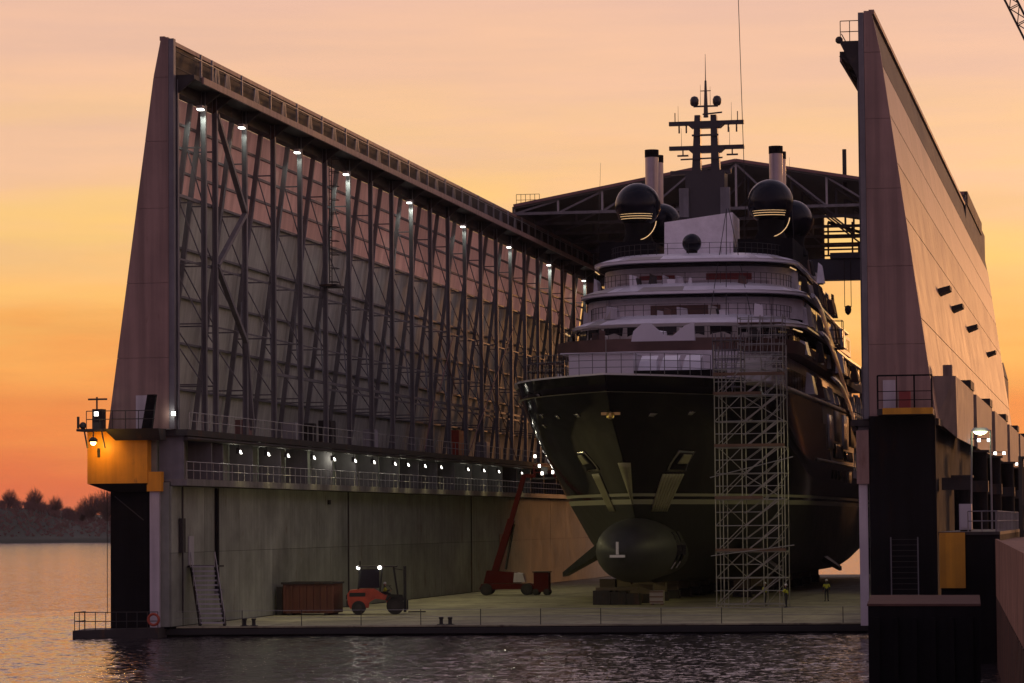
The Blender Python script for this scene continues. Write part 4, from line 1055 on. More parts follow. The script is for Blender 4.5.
# tender covers and hatches on the foredeck
for i in range(3):
    x0_ = XC - 1.2 + i * 1.9
    MB().hexa([(x0_, 268.6, 19.4), (x0_ + 1.8, 268.6, 19.4), (x0_ + 1.8, 271.3, 19.4), (x0_, 271.3, 19.4)],
              [(x0_ + .2, 269.8, 21.0), (x0_ + 1.6, 269.8, 21.0), (x0_ + 1.6, 271.2, 21.5), (x0_ + .2, 271.2, 21.5)]).build('sloped_cover', M['white'], ya_t)
MB().box(XC - 1.3, XC + 6.6, 268.2, 268.5, 19.5, 20.1).build('dark_coaming', M['dark'], ya_t)
MB().box(XC - 1.3, XC + 6.6, 268.52, 271.5, 17.4, 19.4).build('hatch_base', M['wrap'], ya_t)
MB().box(XC - 6.9, XC - 1.35, 268.3, 272.8, 17.4, 21.55).build('foredeck_box', M['white'], ya_t)
MB().box(XC - 7.6, XC - 1.3, 268.1, 273.0, 21.56, 21.7).build('box_lid', M['white'], ya_t)
MB().hexa([(XC + 6.8, 268.5, 18.6), (XC + 10.0, 271.5, 18.6), (XC + 10.2, 276, 18.6), (XC + 6.8, 276, 18.6)], [(XC + 7.0, 271, 20.4), (XC + 9.2, 273.5, 20.6), (XC + 9.6, 276, 21.6), (XC + 7.0, 276, 21.6)]).build('tarpaulin', M['primer'], ya_t)
rnd = random.Random(12)
for (z_, yf_, bb_, n_) in ((26.15, 289.6, 8.6, 9), (29.35, 293.2, 8.3, 8), (23.4, 278.6, 9.0, 7)):
    for k in range(n_):   # wrapped fittings and crates along each deck front
        x_ = XC + rnd.uniform(-bb_, bb_); w_ = rnd.uniform(.4, 1.3); h_ = rnd.uniform(.35, .95); d_ = rnd.uniform(.4, .9); sk_ = rnd.uniform(-.15, .15)
        MB().hexa([(x_, yf_, z_ - .3), (x_ + w_, yf_, z_ - .3), (x_ + w_, yf_ + d_, z_ - .3), (x_, yf_ + d_, z_ - .3)], [(x_ + .1 + sk_, yf_ + .1, z_ + h_), (x_ + w_ - .1 + sk_, yf_ + .1, z_ + h_ * rnd.uniform(.6, 1)), (x_ + w_ - .1, yf_ + d_, z_ + h_ * .8), (x_ + .1, yf_ + d_, z_ + h_)]).build('wrapped_fitting', rnd.choice((M['white'], M['wrap'], M['lavender'], M['primer'], M['dark_steel'], M['brown'])), ya_t)
# bow railing and jack staff
m = MB(); prev = None
for k in range(17):
    a = R(-62 + 124 * k / 16); y_ = 245.0 + 11 * (1 - math.cos(a)); x = XC + 8.2 * math.sin(a) * 1.02
    m.tube((x, y_, 18.7), (x, y_, 20.4), .03, n=4)
    if prev:
        for z in (19.3, 19.85, 20.4): m.tube((prev[0], prev[1], z), (x, y_, z), .024, n=4)
    prev = (x, y_)
m.build('bow_railing', M['steel'], ya_t)
MB().tube((XC - .2, 246.0, 18.5), (XC - .2, 246.0, 21.6), .07, .03, n=6).build('jack_staff', M['steel_lt'], ya_t)
# sweeping side wings that carry each visor down to the next deck (both sides)
for s in (-1, 1):
    for (y0, z0, y1, z1, b0) in ((303, 28.6, 328, 24.8, 10.75), (310, 25.4, 343, 20.4, 11.05), (320, 21.4, 360, 15.6, 11.3)):
        m = MB(); rings = []
        for k in range(13):
            t_ = k / 12.0; y_ = y0 + (y1 - y0) * t_; z_ = z0 + (z1 - z0) * sstep(t_); hh = .35 + 1.1 * math.sin(math.pi * t_)
            xx = XC + s * (b0 + .25 * math.sin(math.pi * t_))
            rings.append([(xx, y_, z_ - hh * .8), (xx + s * .16, y_, z_ - hh * .3), (xx - s * .25, y_, z_ + hh * .7), (xx - s * .45, y_, z_ + hh * .6)])
        m.loft(rings, cap0=True, cap1=True)
        m.build('side_wing', M['white'], ya_t, smooth=True)
# unfinished flank: covers, openings and primer patches that follow the plating
rnd = random.Random(31)
for side in (1, -1):
    for (z0, z1, y0, y1, mt) in ((14.4, 17.6, 312.5, 318.5, 'white'), (15.2, 18.2, 320, 327, 'primer'), (13.5, 14.9, 318, 329, 'glass'), (14.6, 18.1, 328.5, 336, 'white'), (13.4, 14.4, 331, 342, 'glass'),
                                 (15.0, 17.8, 337.5, 346, 'brown'), (13.6, 15.4, 345, 352, 'white'), (16.0, 18.3, 348, 358, 'glass'), (13.5, 15.0, 354, 364, 'glass'), (15.6, 18.0, 360, 370, 'primer'),
                                 (11.4, 12.3, 318, 320.2, 'dark'), (11.4, 12.3, 322, 324.2, 'dark'), (11.4, 12.3, 326, 328.2, 'dark'), (11.2, 12.4, 336, 341, 'primer')):
        sl = rnd.uniform(-1.2, 1.2)
        patch('flank_panel', [(z0, y0), (z1, y0 + sl), (z1, y1 + sl), (z0, y1)], M[mt], ya_t, side, .06, 3, 3)
    patch('deck_edge', [(12.85, 300), (13.15, 300), (13.15, 378), (12.85, 378)], M['primer'], ya_t, side, .1, 2, 24)
    patch('deck_edge', [(18.35, 258), (18.75, 258), (18.75, 378), (18.35, 378)], M['primer'], ya_t, side, .06, 2, 36)
# wrapped fittings, panels and staging along the side decks
rnd = random.Random(77)
for side in (1, -1):
    for (z_, bb_, y0_, y1_, n_) in ((25.9, 10.3, 297, 345, 16), (29.1, 9.9, 299, 340, 14), (22.9, 10.6, 290, 360, 18), (19.4, 10.7, 285, 372, 18), (32.2, 8.8, 300, 335, 8)):
        for k in range(n_):
            y_ = rnd.uniform(y0_, y1_); x_ = XC + side * (bb_ + rnd.uniform(-.3, .35)); h_ = rnd.uniform(.5, 1.9); l_ = rnd.uniform(.8, 3.4); t_ = rnd.uniform(.15, .5); ln_ = rnd.uniform(-.4, .4)
            MB().hexa([(x_ - t_, y_, z_ - .4), (x_ + t_, y_, z_ - .4), (x_ + t_, y_ + l_, z_ - .4), (x_ - t_, y_ + l_, z_ - .4)], [(x_ - t_ * .6, y_ + ln_, z_ + h_), (x_ + t_ * .4, y_ + ln_, z_ + h_ * .8), (x_ + t_ * .4, y_ + l_ * .8 + ln_, z_ + h_ * rnd.uniform(.5, 1)), (x_ - t_ * .6, y_ + l_ * .8 + ln_, z_ + h_)]).build('wrapped_fitting', rnd.choice((M['white'], M['white'], M['wrap'], M['primer'], M['brown'], M['dark_steel'], M['chrome'])), ya_t)
# deck rails on visors
for (Yf, b, Lf, z, Ye) in ((288.6, 9.4, 8, 26.05, 330), (292.2, 9.0, 8, 29.2, 330), (294.9, 8.3, 7, 32.15, 336), (277.3, 10.7, 10, 23.3, 320)):
    pts = [p for p in plan(Yf, b, Lf, Ye, z)]
    m = MB(); prev = None
    for p in pts:
        m.tube(p, (p[0], p[1], z + 1.05), .025, n=4, cap=False)
        if prev:
            for h in (.55, 1.05): m.tube((prev[0], prev[1], z + h), (p[0], p[1], z + h), .02, n=4, cap=False)
        prev = p
    m.build('deck_railing', M['dark_steel'], ya_t)
for s in (-1, 1):   # warm light line under the visor corner
    MB().tube((XC + s * 10.4, 287.5, 24.5), (XC + s * 10.75, 292, 24.5), .07, n=5).build('led_strip', M['led'], ya_t)
    MB().tube((XC + s * 9.2, 297.5, 30.9), (XC + s * 9.4, 301, 30.9), .06, n=5).build('led_strip', M['led'], ya_t)
# top deck: satellite domes
def sat_dome(x, y, z, r_, lit):
    d = MB().ball((x, y, z), r_, 26, 16).build('radar_dome', M['dome'], ya_t, smooth=True)
    MB().lathe([(r_ * .75, -r_ * 1.75), (r_ * .55, -r_ * 1.2), (r_ * .6, -r_ * .8)], (x, y, z), 16).build('dome_pedestal', M['dark'], d, smooth=True)
    if lit:
        m = MB()
        for dz in (-.42, -.52, -.62):
            rr = r_ * math.sqrt(1 - dz * dz * .6) * .93
            pr = None
            for k in range(13):
                a = R(-90 - 55 + 110 * k / 12); p = (x + rr * math.cos(a), y + rr * math.sin(a) - .05, z + r_ * dz)
                if pr: m.tube(pr, p, .028, n=4, cap=False)
                pr = p
        m.build('led_ring', M['led'], d)
        m = MB(); pr = None
        for k in range(11):
            a = R(-8 - 88 * k / 10); p = (x + r_ * .9 * math.cos(a), y - r_ * .62, z - r_ * .62 + r_ * 1.0 * math.sin(a) * .95)
            if pr: m.tube(pr, p, .045, n=4, cap=False)
            pr = p
        m.build('led_crescent', M['led'], d)
    return d
for s in (-1, 1):
    sat_dome(XC + .35 + s * 6.4, 304.0, 37.7, 2.2, True)
    sat_dome(-43.2 if s < 0 else -30.3, 311.5, 36.6, 2.0, False)
    MB().box(XC + s * 6.6 - 2.6, XC + s * 6.6 + 2.6, 300, 316, 31.7, 33.9).build('dome_base', M['dark'], ya_t)
    # twin exhaust stacks
    for dy, r_, h in ((315.0, .68, 43.6), (319.0, .6, 43.5)):
        fx = XC + s * 6.2 + (0 if s > 0 else 0)
        f = MB().tube((fx, dy, 33.5), (fx, dy, h), r_, n=16).build('exhaust_stack', M['funnel'], ya_t, smooth=True)
        MB().tube((fx, dy, h), (fx, dy, h + .75), r_ * 1.04, n=16).build('stack_rim', M['dark'], f, smooth=True)
    MB().tube((XC + s * 9.4, 300, 32), (XC + s * 9.0, 300, 41.5), .03, .012, n=4).build('whip_antenna', M['mast'], ya_t)
sat_dome(XC + .1, 296.6, 33.3, .9, False)
# covered box in front of the mast and the mast
MB().hexa([(XC - 3.0, 300, 31.7), (XC + 3.6, 300, 31.7), (XC + 3.3, 308, 31.7), (XC - 3.3, 308, 31.7)], [(XC - 3.0, 300.5, 35.7), (XC + 3.5, 300.5, 36.5), (XC + 3.3, 308, 36.5), (XC - 3.0, 308, 35.7)]).build('covered_box', M['wrap'], ya_t)
XM = XC + .25
mast = MB()
for s in (-1, 1): mast.hexa([(XM + s * 1.1 - .55, 306.4, 35.5), (XM + s * 1.1 + .55, 306.4, 35.5), (XM + s * 1.1 + .55, 308, 35.5), (XM + s * 1.1 - .55, 308, 35.5)], [(XM + s * .78 - .28, 306.7, 46.65), (XM + s * .78 + .28, 306.7, 46.65), (XM + s * .78 + .28, 307.6, 46.65), (XM + s * .78 - .28, 307.6, 46.65)])
mast.box(XM - 2.6, XM + 2.6, 305.6, 308.6, 35.4, 36.6).box(XM - 1.9, XM + 1.9, 305.8, 308.4, 36.6, 41.05)
mt = mast.build('mast', M['mast'], ya_t)
for x in (-2.0, 2.0): MB().box(XM + x - .45, XM + x + .45, 305.2, 305.8, 36.6, 39.4).build('locker', M['steel'], mt)
def crossbar(z, x0, x1, w_=.34, hgt=.44):
    MB().hexa([(XM + x0, 306.9, z + .05), (XM + x1, 306.9, z + .05), (XM + x1, 307.4, z + .05), (XM + x0, 307.4, z + .05)], [(XM + x0, 306.9, z + hgt), (XM + x1, 306.9, z + hgt), (XM + x1, 307.4, z + hgt), (XM + x0, 307.4, z + hgt)]).build('crossbar', M['mast'], mt)
    MB().hexa([(XM - 1.4, 306.6, z - .25), (XM + 1.4, 306.6, z - .25), (XM + 1.4, 307.7, z - .25), (XM - 1.4, 307.7, z - .25)], [(XM - 1.9, 306.6, z + .2), (XM + 1.9, 306.6, z + .2), (XM + 1.9, 307.7, z + .2), (XM - 1.9, 307.7, z + .2)]).build('mast_platform', M['mast'], mt)
crossbar(45.65, -3.6, 3.7); crossbar(43.25, -3.6, 3.7); crossbar(40.85, -3.5, 2.4)
for x, z in ((-2.2, 43.25), (2.6, 43.25)):
    MB().tube((XM + x, 306.6, z), (XM + x, 306.6, z - .55), .07, n=5).build('radar_stem', M['mast'], mt)
    MB().bar((XM + x - .55, 306.6, z - .55), (XM + x + .55, 306.6, z - .55), .16, .16).build('radar_bar', M['mast'], mt)
MB().bar((XM - 2.4, 306.3, 42.3), (XM + 1.7, 306.3, 42.4), .14).build('radar_scanner', M['mast'], mt)
MB().bar((XM - .2, 306.3, 46.65), (XM + 1.7, 306.3, 46.8), .14).build('radar_scanner', M['mast'], mt)
for x in (-2.6, -1.9, 2.2, 3.0): MB().tube((XM + x, 307, 45.75), (XM + x, 307, 44.95), .09, n=6).build('nav_light', M['mast'], mt)
for x in (-3.0, 3.1): MB().tube((XM + x, 307, 45.85), (XM + x, 307, 46.95), .05, n=5).build('sensor', M['mast'], mt)
MB().bar((XM - 1.3, 306.5, 44.65), (XM + 1.3, 306.5, 44.65), .18).build('crossbar', M['mast'], mt)
MB().tube((XM, 307.2, 46.45), (XM, 307.2, 50.05), .24, .1, n=8).tube((XM, 307.2, 50.05), (XM, 307.2, 52.65), .05, .02, n=5).build('top_pole', M['mast'], mt)
MB().bar((XM - 1.2, 307.2, 47.55), (XM + 1.2, 307.2, 47.55), .16).bar((XM - .5, 307.2, 49.05), (XM + .5, 307.2, 49.05), .08).build('crossbar', M['mast'], mt)
for s in (-1, 1):
    MB().lathe([(.28, -.45), (.42, -.25), (.43, .15), (.3, .42), (.05, .52)], (XM + s * 1.1, 307.2, 48.05), 12).build('small_dome', M['mast'], mt, smooth=True)
for x, z0, z1 in ((-2.7, 45.85, 47.65), (2.5, 45.85, 47.85), (-2.4, 43.45, 45.45), (2.3, 43.45, 45.45), (-.5, 47.65, 49.65), (.45, 47.65, 49.45)):
    MB().tube((XM + x, 307.1, z0), (XM + x, 307.1, z1), .025, .012, n=4).build('whip_antenna', M['mast'], mt)
# rigging ropes over the front of the decks
for p, q in (((XC + 3.0, 300, 36.8), (XC + 4.2, 288.5, 26)), ((XC + 3.0, 300, 36.8), (XC + 2.8, 288, 26)), ((XC + 3.2, 300, 36.8), (XC + 6.4, 289, 26))):
    MB().tube(p, q, .035, n=4).build('rope', M['black'], ya_t)
# works basket on the starboard edge aft
m = MB()
for x in (-.8, .8):
    for y in (-.9, .9): m.bar((-27.3 + x, 323 + y, 24.6), (-27.3 + x, 323 + y, 27.4), .07)
for z in (24.7, 25.6, 26.5, 27.4):
    for p, q in (((-.8, -.9), (.8, -.9)), ((.8, -.9), (.8, .9)), ((.8, .9), (-.8, .9)), ((-.8, .9), (-.8, -.9))): m.bar((-27.3 + p[0], 323 + p[1], z), (-27.3 + q[0], 323 + q[1], z), .06)
m.box(-28.1, -26.5, 322.1, 323.9, 24.5, 24.6)
tag(m.build('works_basket', M['dark_steel']), 'small dark works basket at the yacht\'s side deck below the crane hook', 'basket')
cb = MB().tube((XC + 4.2, 306.0, 33.6), (XC + 3.6, 306.0, 62.0), .035, n=5).build('crane_rope', M['black'])
tag(cb, 'thin dark hoist rope rising out of the picture beside the mast', 'rope')

# keel blocks and shores
bi = 0
for i in range(16):
    y = 263 + 7.4 * i
    if y > 330 + 30: break
    t = thing('keel_block', 'timber and steel keel block, ' + ORD[i] + ' from the bulb under the yacht\'s keel', 'keel block', (XC, y, ZD), 'keel blocks under the yacht')
    zt = max(2.16, zmap(2.2, y) - .04)
    MB().box(XC - 1.1, XC + 1.1, y - .7, y + .7, ZD, 1.35).build('base', M['dark_steel'], t)
    for k in range(3): MB().box(XC - .95, XC + .95, y - .6, y + .6, 1.36 + k * (zt - 1.36) / 3, 1.35 + (k + 1) * (zt - 1.36) / 3).build('timber', M['timber'], t)
for s in (-1, 1):
    for i in range(8):
        y = 283 + 9.5 * i; x = XC + s * 6.0
        t = thing('bilge_block', ORD[i] + ' bilge block from the bow in the row ' + ('left' if s < 0 else 'right') + ' of the keel', 'keel block', (x, y, ZD), ('left' if s < 0 else 'right') + ' row of bilge blocks')
        zt = max(2.16, zmap(2.25, y) - .02)
        MB().box(x - .8, x + .8, y - .7, y + .7, ZD, 1.35).build('base', M['dark_steel'], t)
        MB().box(x - .7, x + .7, y - .6, y + .6, 1.36, zt).build('timber', M['timber'], t)
cr = thing('wooden_crate', 'pale wooden crate on the deck right of the bulbous bow', 'crate', (-36.3, 256.6, ZD))
MB().box(-36.85, -35.75, 256.2, 257.2, ZD + .12, 1.75).build('body', M['primer'], cr)
for x in (-36.7, -35.9): MB().box(x - .08, x + .08, 256.2, 257.2, ZD, ZD + .12).build('skid', M['plank'], cr)
for z in (.8, 1.2, 1.6): MB().box(-36.87, -35.73, 256.15, 256.2, z - .03 + .05, z + .12).build('batten', M['plank'], cr)
pc = thing('ballast_block', 'dark steel block stack under the tip of the bulb', 'block', (-40.0, 258.2, ZD))
for i, (x0, x1) in enumerate(((-41.7, -40.3), (-40.26, -39.0), (-38.96, -37.9))): MB().box(x0, x1, 257.6, 259.0, ZD, 1.75 - .12 * i).build('block', M['dark_steel'], pc)
MB().box(-41.5, -38.1, 257.8, 258.8, 1.76, 2.0).build('cap', M['timber'], pc)

# ------------------------------------------------------------------ scaffold tower in front of the bow
sc_t = thing('scaffold_tower', 'tall tubular scaffold tower with stairs against the yacht\'s bow', 'scaffold', (-27.7, 249.5, ZD))
sx0, sx1, sy0, sy1 = -30.4, -25.0, 248.0, 250.8
SX = [sx0, -29.8, -28.3, -26.7, -25.5, sx1]
NLV = 9; LH = 2.03
ztop = ZD + NLV * LH
for x in SX:
    for y in (sy0, sy1):
        MB().tube((x, y, ZD), (x, y, ztop + (2.2 if x in (sx0, -28.3, sx1) else 1.0)), .045, n=6).build('standard', M['scaf'], sc_t)
        MB().box(x - .12, x + .12, y - .12, y + .12, ZD, ZD + .03).build('base_plate', M['scaf'], sc_t)
for k in range(NLV + 1):
    z = ZD + .25 + k * LH
    for y in (sy0, sy1):
        MB().tube((sx0, y, z), (sx1, y, z), .04, n=5).build('ledger', M['scaf'], sc_t)
        if k and y == sy0: MB().tube((sx0, y, z - LH * .48), (sx1 if k % 2 else -26.7, y, z - LH * .48), .035, n=5).build('ledger', M['scaf'], sc_t)
    for x in SX: MB().tube((x, sy0, z), (x, sy1, z), .035, n=5).build('transom', M['scaf'], sc_t)
    if k < NLV:
        zt = z + LH
        MB().tube((sx0, sy0 - .05, z), (-28.3, sy0 - .05, zt), .035, n=5).build('brace', M['scaf'], sc_t)
        if k % 2 == 0: MB().tube((-28.3, sy1, zt), (sx0, sy1, z), .035, n=5).build('brace', M['scaf'], sc_t)
        else: MB().tube((sx0, sy1, zt), (-28.3, sy1, z), .035, n=5).build('brace', M['scaf'], sc_t)
        MB().tube((-26.7, sy1, z), (sx1, sy1, zt), .035, n=5).build('brace', M['scaf'], sc_t)
        if k % 3 == 1: MB().tube((-28.3, sy0, zt), (sx1, sy0, z), .035, n=5).build('brace', M['scaf'], sc_t)
        # stair flights, alternate bays
        for dy in (.5, 1.5):
            a, b = (-28.2, z), (-25.4, zt)
            for off in (-.28, .28):
                MB().bar((a[0], sy0 + dy + off, a[1]), (b[0] - (.4 if dy > 1 else 0), sy0 + dy + off, b[1]), .05, .06).build('stair_stringer', M['scaf'], sc_t)
            MB().tube((a[0], sy0 + dy - .28, a[1] + .95), (b[0], sy0 + dy - .28, b[1] + .95), .03, n=5).build('handrail', M['scaf'], sc_t)
        if k and k % 2 == 0:
            MB().box(sx0 - .05, sx1 + .05 if k % 4 else -26.7, sy0 - .1, sy0 - .06, z + .05, z + .27).build('toe_board', M['plank'], sc_t)
        if k in (2, 5): MB().tube((sx0 - .4, sy0 - .12, z - .3), (sx1 + .7, sy0 - .12, z + .25 * k), .04, n=5).build('tie_tube', M['scaf'], sc_t)
        for q in range(4):   # platform planks
            if k % 2 == 0 and k: MB().box(sx0 + .1, -28.2 if k % 4 else -26.7, sy0 + .1 + q * .66, sy0 + .7 + q * .66, z + .05, z + .1).build('plank', M['plank'], sc_t)
MB().box(sx0 - .1, sx1 + .1, sy0 - .06, sy0 - .02, ztop - .25, ztop + .0).build('toe_board', M['plank'], sc_t)
for y in (sy0, sy1):
    for z in (ztop + .7, ztop + 1.3): MB().tube((sx0, y, z), (sx1, y, z), .035, n=5).build('guard_tube', M['scaf'], sc_t)
# small deck scaffolds
def deck_scaf(x0, x1, y0, y1, z0, z1, nx, label, mat):
    t = thing('deck_scaffold', label, 'scaffold', ((x0 + x1) / 2, (y0 + y1) / 2, z0), 'small scaffolds standing on the yacht')
    for i in range(nx + 1):
        x = x0 + (x1 - x0) * i / nx
        for y in (y0, y1): MB().tube((x, y, z0), (x, y, z1), .045, n=5).build('standard', mat, t)
    z = z0 + .6
    while z < z1:
        for y in (y0, y1): MB().tube((x0, y, z), (x1, y, z), .04, n=5).build('ledger', mat, t)
        for x in (x0, x1): MB().tube((x, y0, z), (x, y1, z), .04, n=5).build('transom', mat, t)
        z += .75
    for i in range(nx):
        a = x0 + (x1 - x0) * i / nx; b = x0 + (x1 - x0) * (i + 1) / nx
        MB().tube((a, y0, z0), (b, y0, z1), .03, n=5).build('brace', mat, t)
    MB().box(x0, x1, y0, y1, z1 - .7, z1 - .64).build('platform', M['plank'], t)
deck_scaf(-46.6, -44.0, 256, 258, 17.42, 20.9, 3, 'dark tubular scaffold on the left corner of the foredeck', M['dark_steel'])
deck_scaf(-31.3, -29.0, 254.5, 256.5, 17.42, 22.4, 3, 'dense scaffold on the right of the foredeck above the tower', M['steel'])
deck_scaf(-31.5, -27.6, 274, 276, 17.42, 25.0, 4, 'thin scaffold before the right side of the middle deck', M['scaf'])

# ------------------------------------------------------------------ skip, forklift, boom lift
sk = thing('steel_skip', 'brown steel skip standing against the left dock wall', 'skip', (-58.8, 232.5, ZD))
MB().box(-60.7, -56.9, 231.0, 234.2, ZD + .15, ZD + 2.3).build('body', M['skip'], sk)
for i in range(8): MB().box(-60.6 + i * .52, -60.45 + i * .52, 230.88, 231.0, ZD + .25, ZD + 2.2).build('rib', M['skip'], sk)
for y_ in (230.86, 234.0): MB().box(-60.8, -56.8, y_, y_ + .3, ZD + 2.3, ZD + 2.45).build('rim', M['dark_steel'], sk)
for x_ in (-60.8, -57.05): MB().box(x_, x_ + .25, 231.17, 233.98, ZD + 2.3, ZD + 2.44).build('rim', M['dark_steel'], sk)
for x in (-60.2, -57.4): MB().box(x - .15, x + .15, 231.0, 234.2, ZD, ZD + .15).build('runner', M['black'], sk)
MB().box(-61.3, -60.85, 231.4, 233.6, ZD, ZD + 2.1).build('side_locker', M['dark_steel'], sk)

def local(t, ang, k=1.0):
    c, s = math.cos(ang) * k, math.sin(ang) * k; o = wloc(t)
    return lambda p: Vector((o.x + p[0] * c - p[1] * s, o.y + p[0] * s + p[1] * c, o.z + p[2] * k))
class LM(MB):   # shapes given in a thing's own frame
    def __init__(self, fn): super().__init__(); self.fn = fn
    def add(self, vs_, fs): return super().add([self.fn(p) for p in vs_], fs)
fk = thing('forklift', 'red forklift truck with two bright roof lights driving right', 'forklift', (-53.7, 233.0, ZD))
G = local(fk, R(12), 1.13); P = lambda: LM(G)
body = [(-2.15, .75), (-2.2, 1.35), (-2.0, 1.62), (-1.2, 1.7), (-.4, 1.7), (.15, 1.35), (.9, 1.05), (1.3, .95), (1.3, .45), (.5, .42), (.35, .95), (-.35, 1.05), (-.75, .8), (-.8, .45), (-2.0, .4)]
P().prism([(x, -.9, z) for x, z in body], (0, 1.8, 0)).build('body', M['red'], fk)
P().box(-2.26, -2.0, -.85, .85, .5, .95).build('counterweight', M['dark_steel'], fk)
for x, r_ in ((-1.45, .46), (.95, .58)):
    for s in (-1, 1):
        w_ = P().lathe([(r_ * .6, -.17), (r_, -.15), (r_, .15), (r_ * .6, .17)], (x, s * .82, r_), 18, axis='y').build('wheel', M['black'], fk, smooth=True)
        P().lathe([(r_ * .5, -.2), (r_ * .5, .2)], (x, s * .82, r_), 12, axis='y').build('rim', M['dark_steel'], w_)
P().box(-2.05, -1.0, -.92, -.9, 1.2, 1.45).build('stripe', M['black'], fk)
for q_ in range(5): P().box(-2.28, -2.24, -.6 + q_ * .26, -.44 + q_ * .26, 1.0, 1.3).build('grille_slot', M['black'], fk)
for y_ in (-.95, .95): P().prism([(.3, y_, .95), (.45, y_, 1.3), (1.4, y_, 1.25), (1.55, y_, .9), (1.35, y_, .9), (1.25, y_, 1.1), (.6, y_, 1.12), (.45, y_, .9)], (0, -.12 if y_ < 0 else .12, 0)).build('mudguard', M['black'], fk)
for y_ in (-.3, .3): P().tube((1.58, y_, .4), (1.58, y_, 2.9), .045, n=8).build('lift_ram', M['chrome'], fk)
P().tube((1.45, -.2, 2.9), (.9, -.3, 3.0), .025, n=5).build('hose', M['black'], fk)
P().tube((.75, 0, 1.6), (.55, 0, 1.85), .02, n=5).lathe([(.17, -.015), (.17, .015)], (.53, 0, 1.87), 12).build('steering_wheel', M['black'], fk)
cabp = P()
for x0, x1 in ((-1.5, -1.3), (-.05, .1), (1.15, .85)):
    for s in (-.75, .75): cabp.bar((x0, s, 1.5 if x0 < .5 else 1.0), (x1, s, 3.1), .1)
cabp.build('cab_frame', M['black'], fk)
P().box(-1.5, 1.1, -.85, .85, 3.1, 3.2).build('cab_roof', M['dark_steel'], fk)
for a, b in (((-1.45, 1.75), (-.1, 2.95)),):
    for s in (-.77, .77): P().box(a[0], b[0], s - .01, s + .01, a[1], b[1]).build('window', M['glass'], fk)
P().box(.0, .5, -.4, .4, 1.35, 1.5).build('seat', M['black'], fk)
mst = P()
for s in (-.5, .5): mst.box(1.5, 1.68, s - .08, s + .08, .15, 3.15)
for z in (.6, 1.8, 3.0): mst.box(1.5, 1.66, -.5, .5, z, z + .12)
mst.build('lift_mast', M['black'], fk)
P().box(1.7, 1.8, -.75, .75, .3, .95).build('carriage', M['black'], fk)
for s in (-.4, .4): P().box(1.8, 2.95, s - .07, s + .07, .12, .18).build('fork', M['dark_steel'], fk)
for x, y in ((-1.45, -.6), (-.05, -.88), ):
    l_ = P().lathe([(.03, -.1), (.13, -.08), (.13, .04)], (x, y, 3.08), 10, axis='y').build('work_light', M['lamp'], fk)
P().tube((-1.35, 0, 3.2), (-1.35, 0, 3.5), .05, n=6).build('beacon', M['dark_steel'], fk)
add_light('POINT', fk, G((-1.6, -1.3, 2.9)), 8, (1, .95, .85), size=.15)

bl = thing('boom_lift', 'dark red telescopic boom lift raised beside the left dock wall', 'boom lift', (-55.6, 294.0, ZD))
G2 = local(bl, R(4)); P = lambda: LM(G2)
P().hexa([(-2.6, -1.1, .55), (2.6, -1.1, .55), (2.6, 1.1, .55), (-2.6, 1.1, .55)], [(-2.4, -1.0, 1.05), (2.4, -1.0, 1.05), (2.4, 1.0, 1.05), (-2.4, 1.0, 1.05)]).build('chassis', M['boomred'], bl)
for x in (-1.9, 1.9):
    for s in (-1, 1):
        w_ = P().lathe([(.35, -.2), (.55, -.17), (.55, .17), (.35, .2)], (x, s * 1.2, .55), 16, axis='y').build('wheel', M['black'], bl, smooth=True)
        P().lathe([(.28, -.22), (.28, .22)], (x, s * 1.2, .55), 10, axis='y').build('rim', M['dark_steel'], w_)
P().hexa([(-2.2, -.9, 1.1), (1.2, -.9, 1.1), (1.2, .9, 1.1), (-2.2, .9, 1.1)], [(-1.9, -.8, 2.3), (.9, -.8, 2.1), (.9, .8, 2.1), (-1.9, .8, 2.3)]).build('turret', M['boomred'], bl)
P().hexa([(.6, -.95, 1.2), (1.7, -.95, 1.2), (1.7, .9, 1.2), (.6, .9, 1.2)], [(.7, -.9, 2.1), (1.5, -.9, 2.0), (1.5, .85, 2.0), (.7, .85, 2.1)]).build('engine_cover', M['lavender'], bl)
P().bar((-1.2, 0, 2.2), (.3, .6, 7.0), .62, .8, up=(0, 1, 0)).build('boom_section', M['boomred'], bl)
P().bar((.25, .58, 6.8), (1.5, 1.2, 11.2), .45, .55, up=(0, 1, 0)).build('boom_section', M['boomred'], bl)
P().tube((-.2, -.1, 2.4), (.55, .45, 6.6), .12, n=8).build('lift_cylinder', M['chrome'], bl)
P().bar((1.45, 1.15, 11.1), (2.6, .9, 11.1), .28, .35).build('jib', M['boomred'], bl)
bk = P()
for x in (2.5, 4.4):
    for y in (.1, 1.2): bk.bar((x, y, 10.9), (x, y, 12.1), .07)
for z in (11.4, 12.1):
    for p, q in (((2.5, .1), (4.4, .1)), ((4.4, .1), (4.4, 1.2)), ((4.4, 1.2), (2.5, 1.2)), ((2.5, 1.2), (2.5, .1))): bk.bar(p + (z,), q + (z,), .06)
bk.build('basket_rail', M['boomred'], bl)
P().box(2.4, 4.5, .0, 1.3, 10.75, 10.9).build('basket_floor', M['dark_steel'], bl)
P().box(3.2, 3.8, .0, .12, 11.2, 11.9).build('control_box', M['black'], bl)
for i, (x, z, tall) in enumerate(((2.65, 12.9, 1), (3.05, 12.0, 0), (4.3, 11.4, 0), (3.3, 11.3, 0))):
    P().box(x - .1, x + .1, -.12, -.02, z - .14, z + .14).build('work_light', M['lamp'], bl)
P().bar((2.65, .1, 12.0), (2.65, .1, 13.0), .05).build('light_staff', M['black'], bl)
add_light('POINT', bl, G2((3.5, -.6, 11.6)), 15, (1, .9, .75), size=.2)
gm = thing('red_machine', 'small red wheeled compressor in front of the boom lift', 'machine', (-52.2, 293.0, ZD))
